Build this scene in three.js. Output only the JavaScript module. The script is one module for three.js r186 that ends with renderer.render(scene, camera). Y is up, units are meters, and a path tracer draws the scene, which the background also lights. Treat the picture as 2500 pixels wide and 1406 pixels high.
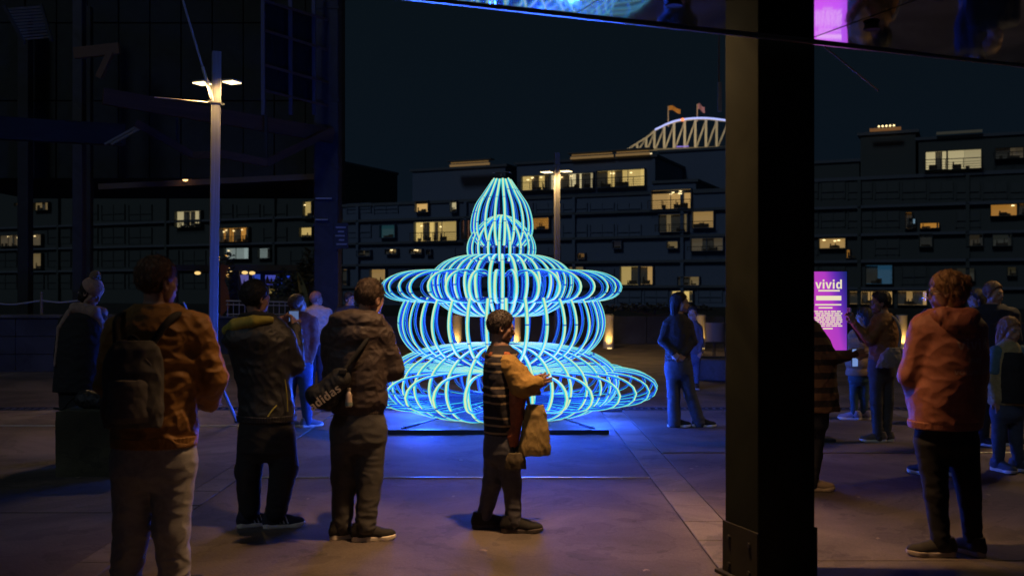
import * as THREE from 'three';
import { ImprovedNoise } from 'three/addons/math/ImprovedNoise.js';
import { mergeGeometries } from 'three/addons/utils/BufferGeometryUtils.js';
import { RoundedBoxGeometry } from 'three/addons/geometries/RoundedBoxGeometry.js';
import { FontLoader } from 'three/addons/loaders/FontLoader.js';
import { TextGeometry } from 'three/addons/geometries/TextGeometry.js';
import { RectAreaLightUniformsLib } from 'three/addons/lights/RectAreaLightUniformsLib.js';
RectAreaLightUniformsLib.init();

// ---------------------------------------------------------------- camera, sky, moon, exposure
const F = 2430, EYE = 1.62, HY = 712, CX = 1250;           // focal length in photo pixels, eye height, horizon row, centre column
const scene = new THREE.Scene();
const camera = new THREE.PerspectiveCamera(2 * Math.atan(703 / F) * 180 / Math.PI, 2500 / 1406, 0.1, 3000);
camera.position.set(0, EYE, 0);
camera.lookAt(0, EYE, -10);
camera.setViewOffset(2500, 1406, 0, -9, 2500, 1406);
camera.focus = 10; camera.userData.fStop = 2.2;
scene.add(camera);
const renderer = new THREE.WebGLRenderer({ antialias: true });
renderer.setSize(1024, 575);
renderer.toneMapping = THREE.LinearToneMapping;
renderer.toneMappingExposure = 1;
renderer.shadowMap.enabled = true;
{
  const w = 64, h = 64, a = new Float32Array(w * h * 4);
  for (let y = 0; y < h; y++) for (let x = 0; x < w; x++) {
    const e = Math.max(0, (y + 0.5) / h * 2 - 1), k = Math.pow(1 - e, 3.2);
    a.set([0.0024 + 0.0007 * k, 0.0048 + 0.0016 * k, 0.0048 + 0.0075 * k, 1], (y * w + x) * 4);
  }
  const t = new THREE.DataTexture(a, w, h, THREE.RGBAFormat, THREE.FloatType);
  t.mapping = THREE.EquirectangularReflectionMapping; t.magFilter = t.minFilter = THREE.LinearFilter; t.needsUpdate = true;
  scene.background = t; scene.environment = t;
}
const moon = new THREE.DirectionalLight(new THREE.Color().setRGB(0.36, 0.44, 0.54), 0.34);
moon.position.set(-28, 42, 45); moon.castShadow = true; moon.shadow.radius = 20; moon.shadow.mapSize.set(2048, 2048);
Object.assign(moon.shadow.camera, { left: -40, right: 40, top: 40, bottom: -40, near: 1, far: 200 });
scene.add(moon);

// ---------------------------------------------------------------- helpers
let seed = 7;
const rnd = () => { seed = (seed * 1664525 + 1013904223) >>> 0; return seed / 4294967296; };
const rr = (a, b) => a + (b - a) * rnd();
const noise = new ImprovedNoise(), N3 = (x, y, z) => noise.noise(x, y, z);
const V = (x, y, z) => new THREE.Vector3(x, y, z);
const P = (px, py, d) => V((px - CX) / F * d, EYE + (HY - py) / F * d, -d);       // photo pixel at a depth -> metres
const groundDepth = py => F * EYE / (py - HY);
const used = {};
function numbered(n) { const k = used[n] = (used[n] ?? -1) + 1; return k ? `${n}_${String(k).padStart(3, '0')}` : n; }
function shade(o) { o.traverse(m => { if (m.isMesh) { m.castShadow = true; m.receiveShadow = true; } }); return o; }
function thing(name, label, category, pos = [0, 0, 0], turn = 0, group) {
  const o = new THREE.Group(); o.name = numbered(name); scene.add(o);
  o.position.set(...pos); o.rotation.y = turn;
  o.userData = { label, category }; if (group) o.userData.group = group;
  return o;
}
function part(name, geo, m, parent, label) {
  const g = Array.isArray(geo) ? (geo.length > 1 ? mergeGeometries(geo.map(x => flat(x))) : geo[0]) : geo;
  const o = new THREE.Mesh(g, m); o.name = name; o.castShadow = o.receiveShadow = true;
  if (label) o.userData.label = label;
  parent.add(o); return o;
}
function flat(g) {
  const x = g.index ? g.toNonIndexed() : g.clone();
  for (const k of Object.keys(x.attributes)) if (!['position', 'normal', 'uv'].includes(k)) x.deleteAttribute(k);
  return x;
}
function sub(name, parent, pos = [0, 0, 0]) { const g = new THREE.Group(); g.name = name; g.position.set(...pos); parent.add(g); return g; }
const bx = (w, h, d, x = 0, y = 0, z = 0) => new THREE.BoxGeometry(w, h, d).translate(x, y, z);
const rbx = (w, h, d, r, x = 0, y = 0, z = 0) => new RoundedBoxGeometry(w, h, d, 2, r).translate(x, y, z);
function bar(a, b, w, h = w) {                                                   // square bar between two points
  const d = b.clone().sub(a), L = d.length(), g = new THREE.BoxGeometry(w, h, L);
  const m = new THREE.Matrix4().lookAt(b, a, Math.abs(d.y) > 0.99 * L ? V(0, 0, 1) : V(0, 1, 0));
  return g.applyMatrix4(m).translate((a.x + b.x) / 2, (a.y + b.y) / 2, (a.z + b.z) / 2);
}
function rod(a, b, r, seg = 8) {
  const d = b.clone().sub(a), g = new THREE.CylinderGeometry(r, r, d.length(), seg);
  g.applyQuaternion(new THREE.Quaternion().setFromUnitVectors(V(0, 1, 0), d.clone().normalize()));
  return g.translate((a.x + b.x) / 2, (a.y + b.y) / 2, (a.z + b.z) / 2);
}
function tube(pts, r, n = 24, seg = 6) { return new THREE.TubeGeometry(new THREE.CatmullRomCurve3(pts), n, r, seg); }

// ---------------------------------------------------------------- textures and materials
function noiseTex(n, f, repeat, lo = 0.75, hi = 1, seedv = 0) {
  const a = new Uint8Array(n * n * 4);
  for (let y = 0; y < n; y++) for (let x = 0; x < n; x++) {
    const v = Math.min(1, Math.max(0, f(x / n, y / n)));
    const c = Math.round(255 * (lo + (hi - lo) * v)); a.set([c, c, c, 255], (y * n + x) * 4);
  }
  const t = new THREE.DataTexture(a, n, n); t.wrapS = t.wrapT = THREE.RepeatWrapping; t.magFilter = THREE.LinearFilter; t.minFilter = THREE.LinearMipmapLinearFilter; t.generateMipmaps = true;
  t.repeat.set(repeat, repeat); t.needsUpdate = true; return t;
}
// tileable fbm on a torus
function tfbm(u, v, base, oct, s) {
  let r = 0, a = 0.5, f = base;
  for (let i = 0; i < oct; i++) {
    const A = 2 * Math.PI;
    r += a * N3(Math.cos(A * u) * f / A + s, Math.sin(A * u) * f / A + Math.cos(A * v) * f / A, Math.sin(A * v) * f / A + s * 1.7);
    f *= 2; a *= 0.5;
  }
  return r;
}
const concreteMap = noiseTex(512, (u, v) => { const n = tfbm(u, v, 4, 5, 3.1), st = tfbm(u, v, 9, 4, 6.6); return 0.62 + 0.85 * n + 0.2 * (rnd() - 0.5) - (st > 0.17 ? 0.16 : 0) - (Math.abs(n) < 0.012 ? 0.12 : 0); }, 0.31, 0.36, 1);
concreteMap.colorSpace = THREE.SRGBColorSpace;
const concreteBump = noiseTex(512, (u, v) => 0.5 + 0.5 * tfbm(u, v, 60, 3, 8.2) + 0.3 * (rnd() - 0.5), 0.9, 0, 1);
const clothMap = noiseTex(128, (u, v) => 0.6 + 0.5 * tfbm(u, v, 9, 3, 1.3) + 0.3 * (rnd() - 0.5), 4, 0.72, 1);
clothMap.colorSpace = THREE.SRGBColorSpace;
const clothBump = noiseTex(128, (u, v) => 0.5 + 0.25 * Math.sin(u * 128 * Math.PI / 2) * Math.sin(v * 128 * Math.PI / 2) + 0.3 * (rnd() - 0.5), 12, 0, 1);
const hairBump = noiseTex(128, (u, v) => 0.5 + 0.8 * tfbm(u, v * 0.15, 34, 2, 5.3), 5, 0, 1);
const steelMap = noiseTex(256, (u, v) => 0.6 + 0.7 * tfbm(u, v, 7, 5, 9.4), 0.6, 0.6, 1);
steelMap.colorSpace = THREE.SRGBColorSpace;
const C = (r, g, b) => new THREE.Color().setRGB(r, g, b);
const S = (r, g, b) => new THREE.Color().setRGB(r / 255, g / 255, b / 255, THREE.SRGBColorSpace);
const M = (color, roughness = 0.7, o = {}) => new THREE.MeshStandardMaterial({ color, roughness, side: THREE.DoubleSide, ...o });
const cloth = (color, roughness = 0.85, o = {}) => M(color, roughness, { map: clothMap, bumpMap: clothBump, bumpScale: 0.0012, ...o });
const hairM = color => M(color, 0.62, { bumpMap: hairBump, bumpScale: 0.004 });
const glow = (color, k = 1, base = C(0.2, 0.2, 0.2)) => new THREE.MeshStandardMaterial({ color: base, roughness: 0.5, emissive: color, emissiveIntensity: k, side: THREE.DoubleSide });
const steel = M(C(0.06, 0.065, 0.07), 0.55, { map: steelMap, metalness: 0.3 });
const blackSteel = M(C(0.03, 0.03, 0.032), 0.6, { map: steelMap });
const skin = M(C(0.38, 0.22, 0.15), 0.55), skinDark = M(C(0.24, 0.13, 0.085), 0.55);

// ---------------------------------------------------------------- signed-distance modelling of people
const clamp = (x, a, b) => x < a ? a : x > b ? b : x;
const smin = (a, b, k) => { const h = Math.max(k - Math.abs(a - b), 0) / k; return Math.min(a, b) - h * h * k / 4; };
const bound = (f, lo, hi) => { f.lo = lo; f.hi = hi; return f; };
const cone = (a, b, ra, rb) => {                                                 // tapered capsule
  const bx_ = b[0] - a[0], by = b[1] - a[1], bz = b[2] - a[2], L = bx_ * bx_ + by * by + bz * bz || 1e-9;
  const R = Math.max(ra, rb);
  return bound((x, y, z) => {
    const px = x - a[0], py = y - a[1], pz = z - a[2], t = clamp((px * bx_ + py * by + pz * bz) / L, 0, 1);
    const dx = px - bx_ * t, dy = py - by * t, dz = pz - bz * t;
    return Math.sqrt(dx * dx + dy * dy + dz * dz) - ra - (rb - ra) * t;
  }, [0, 1, 2].map(i => Math.min(a[i], b[i]) - R), [0, 1, 2].map(i => Math.max(a[i], b[i]) + R));
};
const ell = (c, r, ca = 1, sa = 0) => bound((x, y, z) => {                              // ellipsoid, turned about y
  const X = x - c[0], Y = y - c[1], Z = z - c[2], u = (X * ca - Z * sa) / r[0], v = Y / r[1], w = (X * sa + Z * ca) / r[2];
  return (Math.sqrt(u * u + v * v + w * w) - 1) * Math.min(r[0], r[1], r[2]);
}, [c[0] - Math.max(r[0], r[2]), c[1] - r[1], c[2] - Math.max(r[0], r[2])], [c[0] + Math.max(r[0], r[2]), c[1] + r[1], c[2] + Math.max(r[0], r[2])]);
function loft(rows) {                                                             // rows [y, cx, hw, hd, cz], y falling
  const n = rows.length, mm = (f, g) => f(...rows.map(g));
  return bound((x, y, z) => {
    const yy = clamp(y, rows[n - 1][0], rows[0][0]);
    let i = 0; while (i < n - 2 && yy < rows[i + 1][0]) i++;
    const A = rows[i], B = rows[i + 1]; let t = (A[0] - yy) / (A[0] - B[0]); t = t * t * (3 - 2 * t) * 0.5 + t * 0.5;
    const hw = A[2] + (B[2] - A[2]) * t, hd = A[3] + (B[3] - A[3]) * t;
    const u = (x - A[1] - (B[1] - A[1]) * t) / hw, w = (z - A[4] - (B[4] - A[4]) * t) / hd;
    const f = (Math.sqrt(u * u + w * w) - 1) * Math.min(hw, hd), v = Math.max(y - rows[0][0], rows[n - 1][0] - y);
    return v > 0 ? (f > 0 ? Math.hypot(f, v) : v) : Math.max(f, v);
  }, [mm(Math.min, r => r[1] - r[2]), rows[n - 1][0], mm(Math.min, r => r[4] - r[3])], [mm(Math.max, r => r[1] + r[2]), rows[0][0], mm(Math.max, r => r[4] + r[3])]);
}
const boundsOf = list => [[0, 1, 2].map(i => Math.min(...list.map(f => f.lo[i]))), [0, 1, 2].map(i => Math.max(...list.map(f => f.hi[i])))];
const join = (list, k) => bound((x, y, z) => { let d = list[0](x, y, z); for (let i = 1; i < list.length; i++) d = smin(d, list[i](x, y, z), k); return d; }, ...boundsOf(list));
const plus = (f, g) => bound((x, y, z) => f(x, y, z) + g(x, y, z), f.lo, f.hi);
const cut = (f, g) => bound((x, y, z) => Math.max(f(x, y, z), g(x, y, z)), f.lo, f.hi);
const netOf = (f, h, pad = 0.03, uvOf) => netMesh(f, f.lo.map(v => v - pad), f.hi.map(v => v + pad), h, uvOf);
function netMesh(sdf, lo, hi, h, uvOf) {                                          // naive surface nets with empty blocks skipped
  const nx = Math.ceil((hi[0] - lo[0]) / h) + 1, ny = Math.ceil((hi[1] - lo[1]) / h) + 1, nz = Math.ceil((hi[2] - lo[2]) / h) + 1, B = 6;
  const f = new Float32Array(nx * ny * nz).fill(1), sx = 1, sy = nx, sz = nx * ny, near = B * h * 0.9 * 1.25 + 0.012;
  const live = [];
  for (let bz = 0; bz < nz; bz += B) for (let by = 0; by < ny; by += B) for (let b = 0; b < nx; b += B) {
    const d = sdf(lo[0] + (b + B / 2) * h, lo[1] + (by + B / 2) * h, lo[2] + (bz + B / 2) * h);
    const x1 = Math.min(nx, b + B), y1 = Math.min(ny, by + B), z1 = Math.min(nz, bz + B);
    if (Math.abs(d) > near) { const s = d > 0 ? 1 : -1; for (let z = bz; z < z1; z++) for (let y = by; y < y1; y++) for (let x = b; x < x1; x++) f[x + y * sy + z * sz] = s; continue; }
    live.push([b, by, bz, x1, y1, z1]);
    for (let z = bz; z < z1; z++) for (let y = by; y < y1; y++) for (let x = b; x < x1; x++) f[x + y * sy + z * sz] = sdf(lo[0] + x * h, lo[1] + y * h, lo[2] + z * h);
  }
  const id = new Int32Array(nx * ny * nz).fill(-1), pos = [], nor = [], uv = [], idx = [];
  const E = [[0, 1], [2, 3], [4, 5], [6, 7], [0, 2], [1, 3], [4, 6], [5, 7], [0, 4], [1, 5], [2, 6], [3, 7]];
  const O = [0, sx, sy, sx + sy, sz, sx + sz, sy + sz, sx + sy + sz], vals = new Float32Array(8);
  for (let z = 0; z < nz - 1; z++) for (let y = 0; y < ny - 1; y++) for (let x = 0; x < nx - 1; x++) {
    const at = x + y * sy + z * sz; let m = 0;
    for (let i = 0; i < 8; i++) { vals[i] = f[at + O[i]]; if (vals[i] < 0) m |= 1 << i; }
    if (m === 0 || m === 255) continue;
    let px = 0, py = 0, pz = 0, c = 0;
    for (const [a, b] of E) {
      if ((vals[a] < 0) === (vals[b] < 0)) continue;
      const t = vals[a] / (vals[a] - vals[b]), A = [a & 1, a >> 1 & 1, a >> 2], Bv = [b & 1, b >> 1 & 1, b >> 2];
      px += A[0] + (Bv[0] - A[0]) * t; py += A[1] + (Bv[1] - A[1]) * t; pz += A[2] + (Bv[2] - A[2]) * t; c++;
    }
    const X = lo[0] + (x + px / c) * h, Y = lo[1] + (y + py / c) * h, Z = lo[2] + (z + pz / c) * h, e = h * 0.6;
    id[at] = pos.length / 3; pos.push(X, Y, Z);
    let gx = sdf(X + e, Y, Z) - sdf(X - e, Y, Z), gy = sdf(X, Y + e, Z) - sdf(X, Y - e, Z), gz = sdf(X, Y, Z + e) - sdf(X, Y, Z - e);
    const l = Math.hypot(gx, gy, gz) || 1; nor.push(gx / l, gy / l, gz / l);
    if (uvOf) uv.push(...uvOf(X, Y, Z)); else uv.push(X + Z * 0.7, Y);
  }
  for (let z = 1; z < nz - 1; z++) for (let y = 1; y < ny - 1; y++) for (let x = 1; x < nx - 1; x++) {
    const at = x + y * sy + z * sz, s0 = f[at] < 0;
    for (const [d, u, v] of [[sx, sy, sz], [sy, sz, sx], [sz, sx, sy]]) {
      const s1 = f[at + d] < 0; if (s0 === s1) continue;
      const a = id[at], b = id[at - u], c = id[at - u - v], e = id[at - v];
      if (a < 0 || b < 0 || c < 0 || e < 0) continue;
      if (s0) idx.push(a, b, c, a, c, e); else idx.push(a, c, b, a, e, c);
    }
  }
  const g = new THREE.BufferGeometry();
  g.setAttribute('position', new THREE.Float32BufferAttribute(pos, 3)); g.setAttribute('normal', new THREE.Float32BufferAttribute(nor, 3)); g.setAttribute('uv', new THREE.Float32BufferAttribute(uv, 2));
  g.setIndex(idx); return g;
}
const ridges = (amp, fx, fy) => (x, y, z) => amp * (0.9 * Math.abs(N3(x * fx, y * fy, z * fx)) - 0.3 + 0.55 * Math.abs(N3(x * fx * 2.1 + y * fx, y * fy * 0.8 + 7, z * fx * 2.1)) + 0.22 * Math.abs(N3(x * fx * 3.3 - y * fx * 1.4 + 3, y * fy * 2.2, z * fx * 3.3)));

// ---------------------------------------------------------------- a person, from joints given in photo pixels at the person's depth
function headShape(ears = true) {
  const list = [
    ell([0, 0.032, -0.014], [0.074, 0.088, 0.094]), ell([0, -0.042, 0.026], [0.057, 0.07, 0.062]), cone([-0.03, 0.016, 0.074], [0.03, 0.016, 0.074], 0.016, 0.016),
    cone([0, 0.006, 0.084], [0, -0.03, 0.1], 0.009, 0.0125), ell([0, -0.062, 0.078], [0.024, 0.009, 0.013]), ell([0, -0.098, 0.062], [0.022, 0.018, 0.02]),
    cone([0.05, -0.02, 0.05], [0.05, -0.075, 0.02], 0.016, 0.014), cone([-0.05, -0.02, 0.05], [-0.05, -0.075, 0.02], 0.016, 0.014),
  ];
  const head = join(list, 0.022), earL = [ell([0.078, -0.008, -0.008], [0.011, 0.031, 0.019]), ell([-0.078, -0.008, -0.008], [0.011, 0.031, 0.019])];
  const inner = [ell([0.088, -0.006, -0.004], [0.009, 0.019, 0.011]), ell([-0.088, -0.006, -0.004], [0.009, 0.019, 0.011])];
  return bound((x, y, z) => {
    let d = head(x, y, z);
    const e1 = Math.hypot(Math.abs(x) - 0.031, y + 0.002, z - 0.096) - 0.015; d = -smin(-d, e1, 0.014);    // eye sockets
    const mouth = Math.hypot(Math.max(Math.abs(x) - 0.02, 0), (y + 0.062), (z - 0.094)) - 0.0035; d = Math.max(d, -mouth);
    if (ears) { d = smin(d, earL[x > 0 ? 0 : 1](x, y, z), 0.008); d = Math.max(d, -inner[x > 0 ? 0 : 1](x, y, z)); }
    return d;
  }, [-0.1, -0.13, -0.115], [0.1, 0.13, 0.125]);
}
const hairStyles = {
  short: (t = 0.012, nape = -0.075) => {
    const c = ell([0, 0.034, -0.016], [0.076 + t, 0.088 + t * 1.3, 0.095 + t]);
    return cut(plus(c, (x, y, z) => -0.004 * N3(x * 60, y * 30, z * 60) - 0.003 * Math.abs(N3(x * 110, y * 50, z * 110))), (x, y, z) => {
      const lim = y > -0.012 ? (y + 0.012) * 0.95 - 0.004 + 0.006 * N3(x * 70, y * 70, 3) : (y + 0.012) * 0.55 - 0.004;
      return Math.max((z - lim) * 0.7, nape - y + 0.006 * N3(x * 90, 5, z * 60));
    });
  },
  tousled: () => {
    const c = ell([0, 0.04, -0.014], [0.087, 0.1, 0.106]);
    return cut(plus(c, (x, y, z) => -0.006 * N3(x * 30, y * 22, z * 30) - 0.005 * Math.abs(N3(x * 75, y * 30, z * 75))), (x, y, z) => {
      const lim = y > -0.012 ? (y + 0.012) * 0.85 + 0.004 : (y + 0.012) * 0.5 - 0.006;
      return Math.max((z - lim) * 0.7, -0.06 - y);
    });
  },
  bob: (len = 0.11, t = 0.011) => {                                                // loose hair down to the neck
    const c = join([ell([0, 0.034, -0.016], [0.076 + t, 0.09 + t, 0.095 + t]), ell([0, -0.05, -0.045], [0.078, 0.085, 0.06])], 0.03);
    return cut(plus(c, (x, y, z) => -0.007 * N3(x * 48 + y * 14, y * 10, z * 48) - 0.006 * Math.abs(N3(x * 110 + y * 20, y * 14, z * 110))), (x, y, z) => {
      const lim = y > 0.0 ? 0.012 + y * 0.95 : 0.012 + y * 0.25;
      return Math.max((z - lim) * 0.8, -len - y + 0.02 * N3(x * 30, 2, z * 30));
    });
  },
  bun: () => {
    const b = hairStyles.bob(0.1, 0.014), k = join([ell([0.012, 0.068, -0.118], [0.034, 0.03, 0.03]), ell([-0.03, 0.03, -0.11], [0.03, 0.042, 0.026])], 0.02);
    return join([b, plus(k, (x, y, z) => -0.006 * N3(x * 80, y * 80, z * 80))], 0.012);
  },
  long: () => {
    const b = hairStyles.bob(0.12, 0.01), f = join([ell([0.0, -0.14, -0.07], [0.08, 0.16, 0.042]), ell([0.055, -0.17, -0.05], [0.032, 0.15, 0.038]), ell([-0.055, -0.17, -0.05], [0.032, 0.15, 0.038])], 0.03);
    return join([b, plus(f, (x, y, z) => -0.008 * N3(x * 45 + y * 10, y * 9, z * 45))], 0.03);
  },
};
const headGeo = {};
function headGeometry(h, ears) { const k = h + '' + ears; return headGeo[k] ??= netOf(headShape(ears), h, 0.012); }
const hairGeo = {};
function hairGeometry(style, h) { const k = style + h; return hairGeo[k] ??= netOf(hairStyles[style](), h, 0.03); }
const handGeo = {};
function handGeometry(curl, side, h) {                                            // x to the thumb side, y along the fingers, z out of the back of the hand; origin at the wrist
  const k = curl + '_' + side + '_' + h; if (handGeo[k]) return handGeo[k];
  const palm = join([cone([-0.024, 0.03, 0], [-0.026, 0.082, 0], 0.015, 0.0125), cone([0.0, 0.02, 0], [0, 0.088, 0], 0.017, 0.013), cone([0.022, 0.03, 0], [0.026, 0.086, 0], 0.016, 0.0125), cone([0, -0.03, 0], [0, 0.02, 0], 0.024, 0.021)], 0.014);
  const fs = [];
  [[0.028, 0.088, 0.068], [0.0095, 0.092, 0.077], [-0.0095, 0.089, 0.071], [-0.027, 0.082, 0.056]].forEach(([x, y, L], i) => {
    let a = 0, p = [x, y, 0], r = 0.0092 - (i === 3 ? 0.0012 : 0); const c = curl * (0.85 + 0.1 * i), seg = [];
    for (const q of [0.46, 0.31, 0.23]) { a += c; const n = [p[0] + (x > 0 ? 1 : -1) * 0.002, p[1] + Math.cos(a) * L * q, p[2] - Math.sin(a) * L * q]; seg.push(cone(p, n, r, r * 0.9)); p = n; r *= 0.92; }
    fs.push(join(seg, 0.004));
  });
  const th = join([cone([0.022, 0.022, -0.006], [0.046, 0.05, -0.016 - 0.01 * curl], 0.0135, 0.0115), cone([0.046, 0.05, -0.016 - 0.01 * curl], [0.052 - 0.012 * curl, 0.078, -0.022 - 0.02 * curl], 0.0108, 0.009)], 0.006);
  const all = bound((x, y, z) => { x *= side; let d = palm(x, y, z); for (const f of fs) d = smin(d, f(x, y, z), 0.005); return smin(d, th(x, y, z), 0.012); }, [-0.085, -0.06, -0.12], [0.085, 0.19, 0.05]);
  return handGeo[k] = netOf(all, h, 0.01);
}
const shoeGeo = {};
function shoeParts(h) {
  if (shoeGeo[h]) return shoeGeo[h];
  const up = join([ell([0, 0.052, -0.048], [0.037, 0.05, 0.046]), cone([0, 0.055, 0.0], [0, 0.042, 0.09], 0.038, 0.036), ell([0, 0.038, 0.135], [0.041, 0.034, 0.062]), cone([0, 0.07, -0.03], [0, 0.112, -0.034], 0.038, 0.04), cone([0, 0.085, 0.03], [0, 0.062, 0.08], 0.024, 0.02)], 0.03);
  const upper = cut(up, (x, y, z) => Math.max(0.024 - y, y - 0.118));
  const two = join([cone([0, 0, -0.05], [0.002, 0, 0.04], 0.037, 0.034), cone([0.002, 0, 0.04], [0.004, 0, 0.135], 0.034, 0.045), cone([0, 0, 0.135], [0.0, 0, 0.16], 0.045, 0.038)], 0.03);
  const sole = bound((x, y, z) => {
    const top = 0.03 + 0.012 * Math.max(0, -z / 0.08) + 0.008 * Math.max(0, (z - 0.12) / 0.08), bot = 0.012 * Math.max(0, (z - 0.13) / 0.06) ** 2;
    const d = two(x, 0, z), v = Math.max(y - top, bot - y); return smin(-1, 0, 1e-6) * 0 + (-smin(-d, -v, 0.008));
  }, [-0.06, -0.01, -0.1], [0.06, 0.06, 0.215]);
  return shoeGeo[h] = { upper: netOf(upper, h, 0.012), sole: netOf(sole, h * 0.8, 0.012) };
}
function strands(g, n, L, style) {                                                // fine locks that follow a hair surface
  const p = g.attributes.position, nr = g.attributes.normal, pos = [], uv = [], idx = [], v = V(), m = V(), d = V(), sd = V();
  for (let i = 0; i < n; i++) {
    const k = Math.floor(rnd() * p.count); v.fromBufferAttribute(p, k); m.fromBufferAttribute(nr, k); if (m.y < -0.6) continue;
    d.set(v.x * 2.5 + rr(-0.5, 0.5), style === 'short' || style === 'tousled' ? -0.55 + rr(-0.6, 0.4) : -1, v.y > 0.09 ? (style === 'bun' ? -1 : 0.9) * rr(0.2, 1.2) : rr(-0.5, 0.1)); d.addScaledVector(m, -d.dot(m)).normalize(); sd.crossVectors(d, m);
    const l = L * rr(0.5, 1.2), w = rr(0.0016, 0.0034), b = pos.length / 3, lift = rr(0.002, style === 'tousled' ? 0.011 : 0.006);
    for (let j = 0; j < 4; j++) {
      const t = j / 3, c = v.clone().addScaledVector(d, l * t).addScaledVector(m, -0.003 + lift * Math.sin(Math.PI * (0.15 + t * 0.7)) - 0.012 * t * t * l / 0.04), ww = w * (1 - t * 0.85);
      for (const q of [-1, 1]) { const x = c.clone().addScaledVector(sd, q * ww).addScaledVector(m, q === -1 ? 0 : 0.0006); pos.push(x.x, x.y, x.z); uv.push(q * 0.5 + 0.5, t); }
      if (j) { const a = b + j * 2; idx.push(a - 2, a - 1, a, a, a - 1, a + 1); }
    }
  }
  const r = new THREE.BufferGeometry(); r.setAttribute('position', new THREE.Float32BufferAttribute(pos, 3)); r.setAttribute('uv', new THREE.Float32BufferAttribute(uv, 2)); r.setIndex(idx); r.computeVertexNormals(); return r;
}
function person(o) {
  const s = o.d / F, h = o.h ?? 0.012, root = o.root;
  const U = ([px, py, pz = 0]) => [(px - root) * s, EYE + (HY - py) * s, pz * s];
  const c = (a, b, ra, rb) => cone(U(a), U(b), ra * s, rb * s), e = (p, r, yaw = 0) => ell(U(p), r.map(v => v * s), Math.cos(yaw), Math.sin(yaw));
  const lo = rows => loft(rows.map(([py, cx, hw, hd, cz = 0]) => [EYE + (HY - py) * s, (cx - root) * s, hw * s, hd * s, cz * s]));
  const limb = (pts, r) => join(pts.slice(1).map((p, i) => c(pts[i], p, r[i], r[i + 1])), 0.02);
  const t = thing('person', o.label, 'person', [(root - CX) * s, 0, -o.d], 0, o.group);
  const tools = { U, c, e, lo, limb, t, s, h };
  const skinM = o.skin ?? skin;
  // body: one continuous figure
  const H = o.head, size = (H.size ?? 0.225) / 0.225, yaw = H.yaw * Math.PI / 180, dir = V(Math.sin(yaw), 0, -Math.cos(yaw)), hc = U(H.c);
  const hm = new THREE.Matrix4().makeBasis(V(-Math.cos(yaw), 0, -Math.sin(yaw)), V(0, 1, 0), dir);
  const mh = new THREE.Matrix4().makeTranslation(...hc).multiply(hm).multiply(new THREE.Matrix4().makeRotationX((H.pitch ?? 0) * Math.PI / 180)).multiply(new THREE.Matrix4().makeRotationZ((H.roll ?? 0) * Math.PI / 180)).multiply(new THREE.Matrix4().makeScale(size, size, size));
  const at = (x, y, z) => V(x, y, z).applyMatrix4(mh).toArray();
  const nb = U(o.neck), trunk = o.torso.map(([py, cx, hw, hd, cz = 0]) => [py, cx, hw * 0.74, hd * 0.72, cz]), hips = o.hips.map(([py, cx, hw, hd, cz = 0]) => [py, cx, hw * 0.8, hd * 0.8, cz]);
  const low = [cone(at(0, -0.03, -0.025), nb, 0.05 * size, 0.056 * size), cone(nb, [nb[0], nb[1] - 0.06, nb[2]], 0.056, 0.075), lo(trunk), lo(hips)];
  for (const a of o.arms) low.push(limb(a.pts, a.r.map(v => v * 0.66)));
  for (const l of o.legs) low.push(limb(l.pts, l.r.map(v => v * 0.72)));
  const geos = [netOf(join(low, 0.03), Math.max(0.016, h * 1.5)), headGeometry(o.hh ?? h * 0.5, H.ears !== false).clone().applyMatrix4(mh)];
  for (const a of o.arms) if (a.hand) {
    const w = V(...U(a.pts[2])), el = V(...U(a.pts[1])), f = a.hand.to ? V(...U(a.hand.to)).sub(w).normalize() : w.clone().sub(el).normalize();
    let n = V(...(a.hand.back ?? [0, 0, 1])); n.sub(f.clone().multiplyScalar(n.dot(f))).normalize();
    const x = f.clone().cross(n), k = a.hand.size ?? 1;
    geos.push(handGeometry(a.hand.curl ?? 0.35, a.hand.thumb ?? 1, Math.max(0.0045, h * 0.5)).clone().applyMatrix4(new THREE.Matrix4().makeBasis(x.multiplyScalar(k), f.multiplyScalar(k), n.multiplyScalar(k)).setPosition(w)));
  }
  part('body', mergeGeometries(geos.map(g => flat(g))), skinM, t);
  if (o.eyes !== false) for (const k of [-1, 1]) { const ey = new THREE.SphereGeometry(0.0125, 10, 8).translate(k * 0.031, -0.001, 0.08); part('eye', ey.applyMatrix4(mh), M(C(0.25, 0.23, 0.22), 0.3), t); }
  if (H.hair) {
    const hg = hairGeometry(H.hair, Math.max(0.0045, o.hh ?? h * 0.5)), geo = [flat(hg)];
    if (o.d < 13) geo.push(flat(strands(hg, o.d < 7.5 ? 1500 : 500, { short: 0.022, tousled: 0.034, bob: 0.06, bun: 0.055, long: 0.09 }[H.hair], H.hair)));
    part('hair', mergeGeometries(geo).applyMatrix4(mh), hairM(H.color ?? C(0.02, 0.014, 0.01)), t);
  }
  // trousers
  const hb = o.hips[o.hips.length - 1], seat = [...o.hips, [hb[0] + hb[2] * 0.42, hb[1], hb[2] * 0.66, hb[3] * 0.74, hb[4] ?? 0]];
  const legF = join([lo(seat), ...o.legs.map(l => limb(l.pts, l.r))], 0.035), tf = o.trouserFold ?? 0.012;
  part('trousers', netOf(plus(legF, (x, y, z) => tf * (Math.abs(N3(x * 9 + 3, y * 17, z * 9)) - 0.22) * (0.25 + 1.3 * Math.exp(-y * 3.5))), h), o.trousers, t);
  // coat or jacket
  const up = [lo(o.torso), ...o.arms.map(a => limb(a.pts, a.r))];
  if (o.extra) up.push(...o.extra(tools));
  let jf = join(up, o.soft ?? 0.035);
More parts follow.
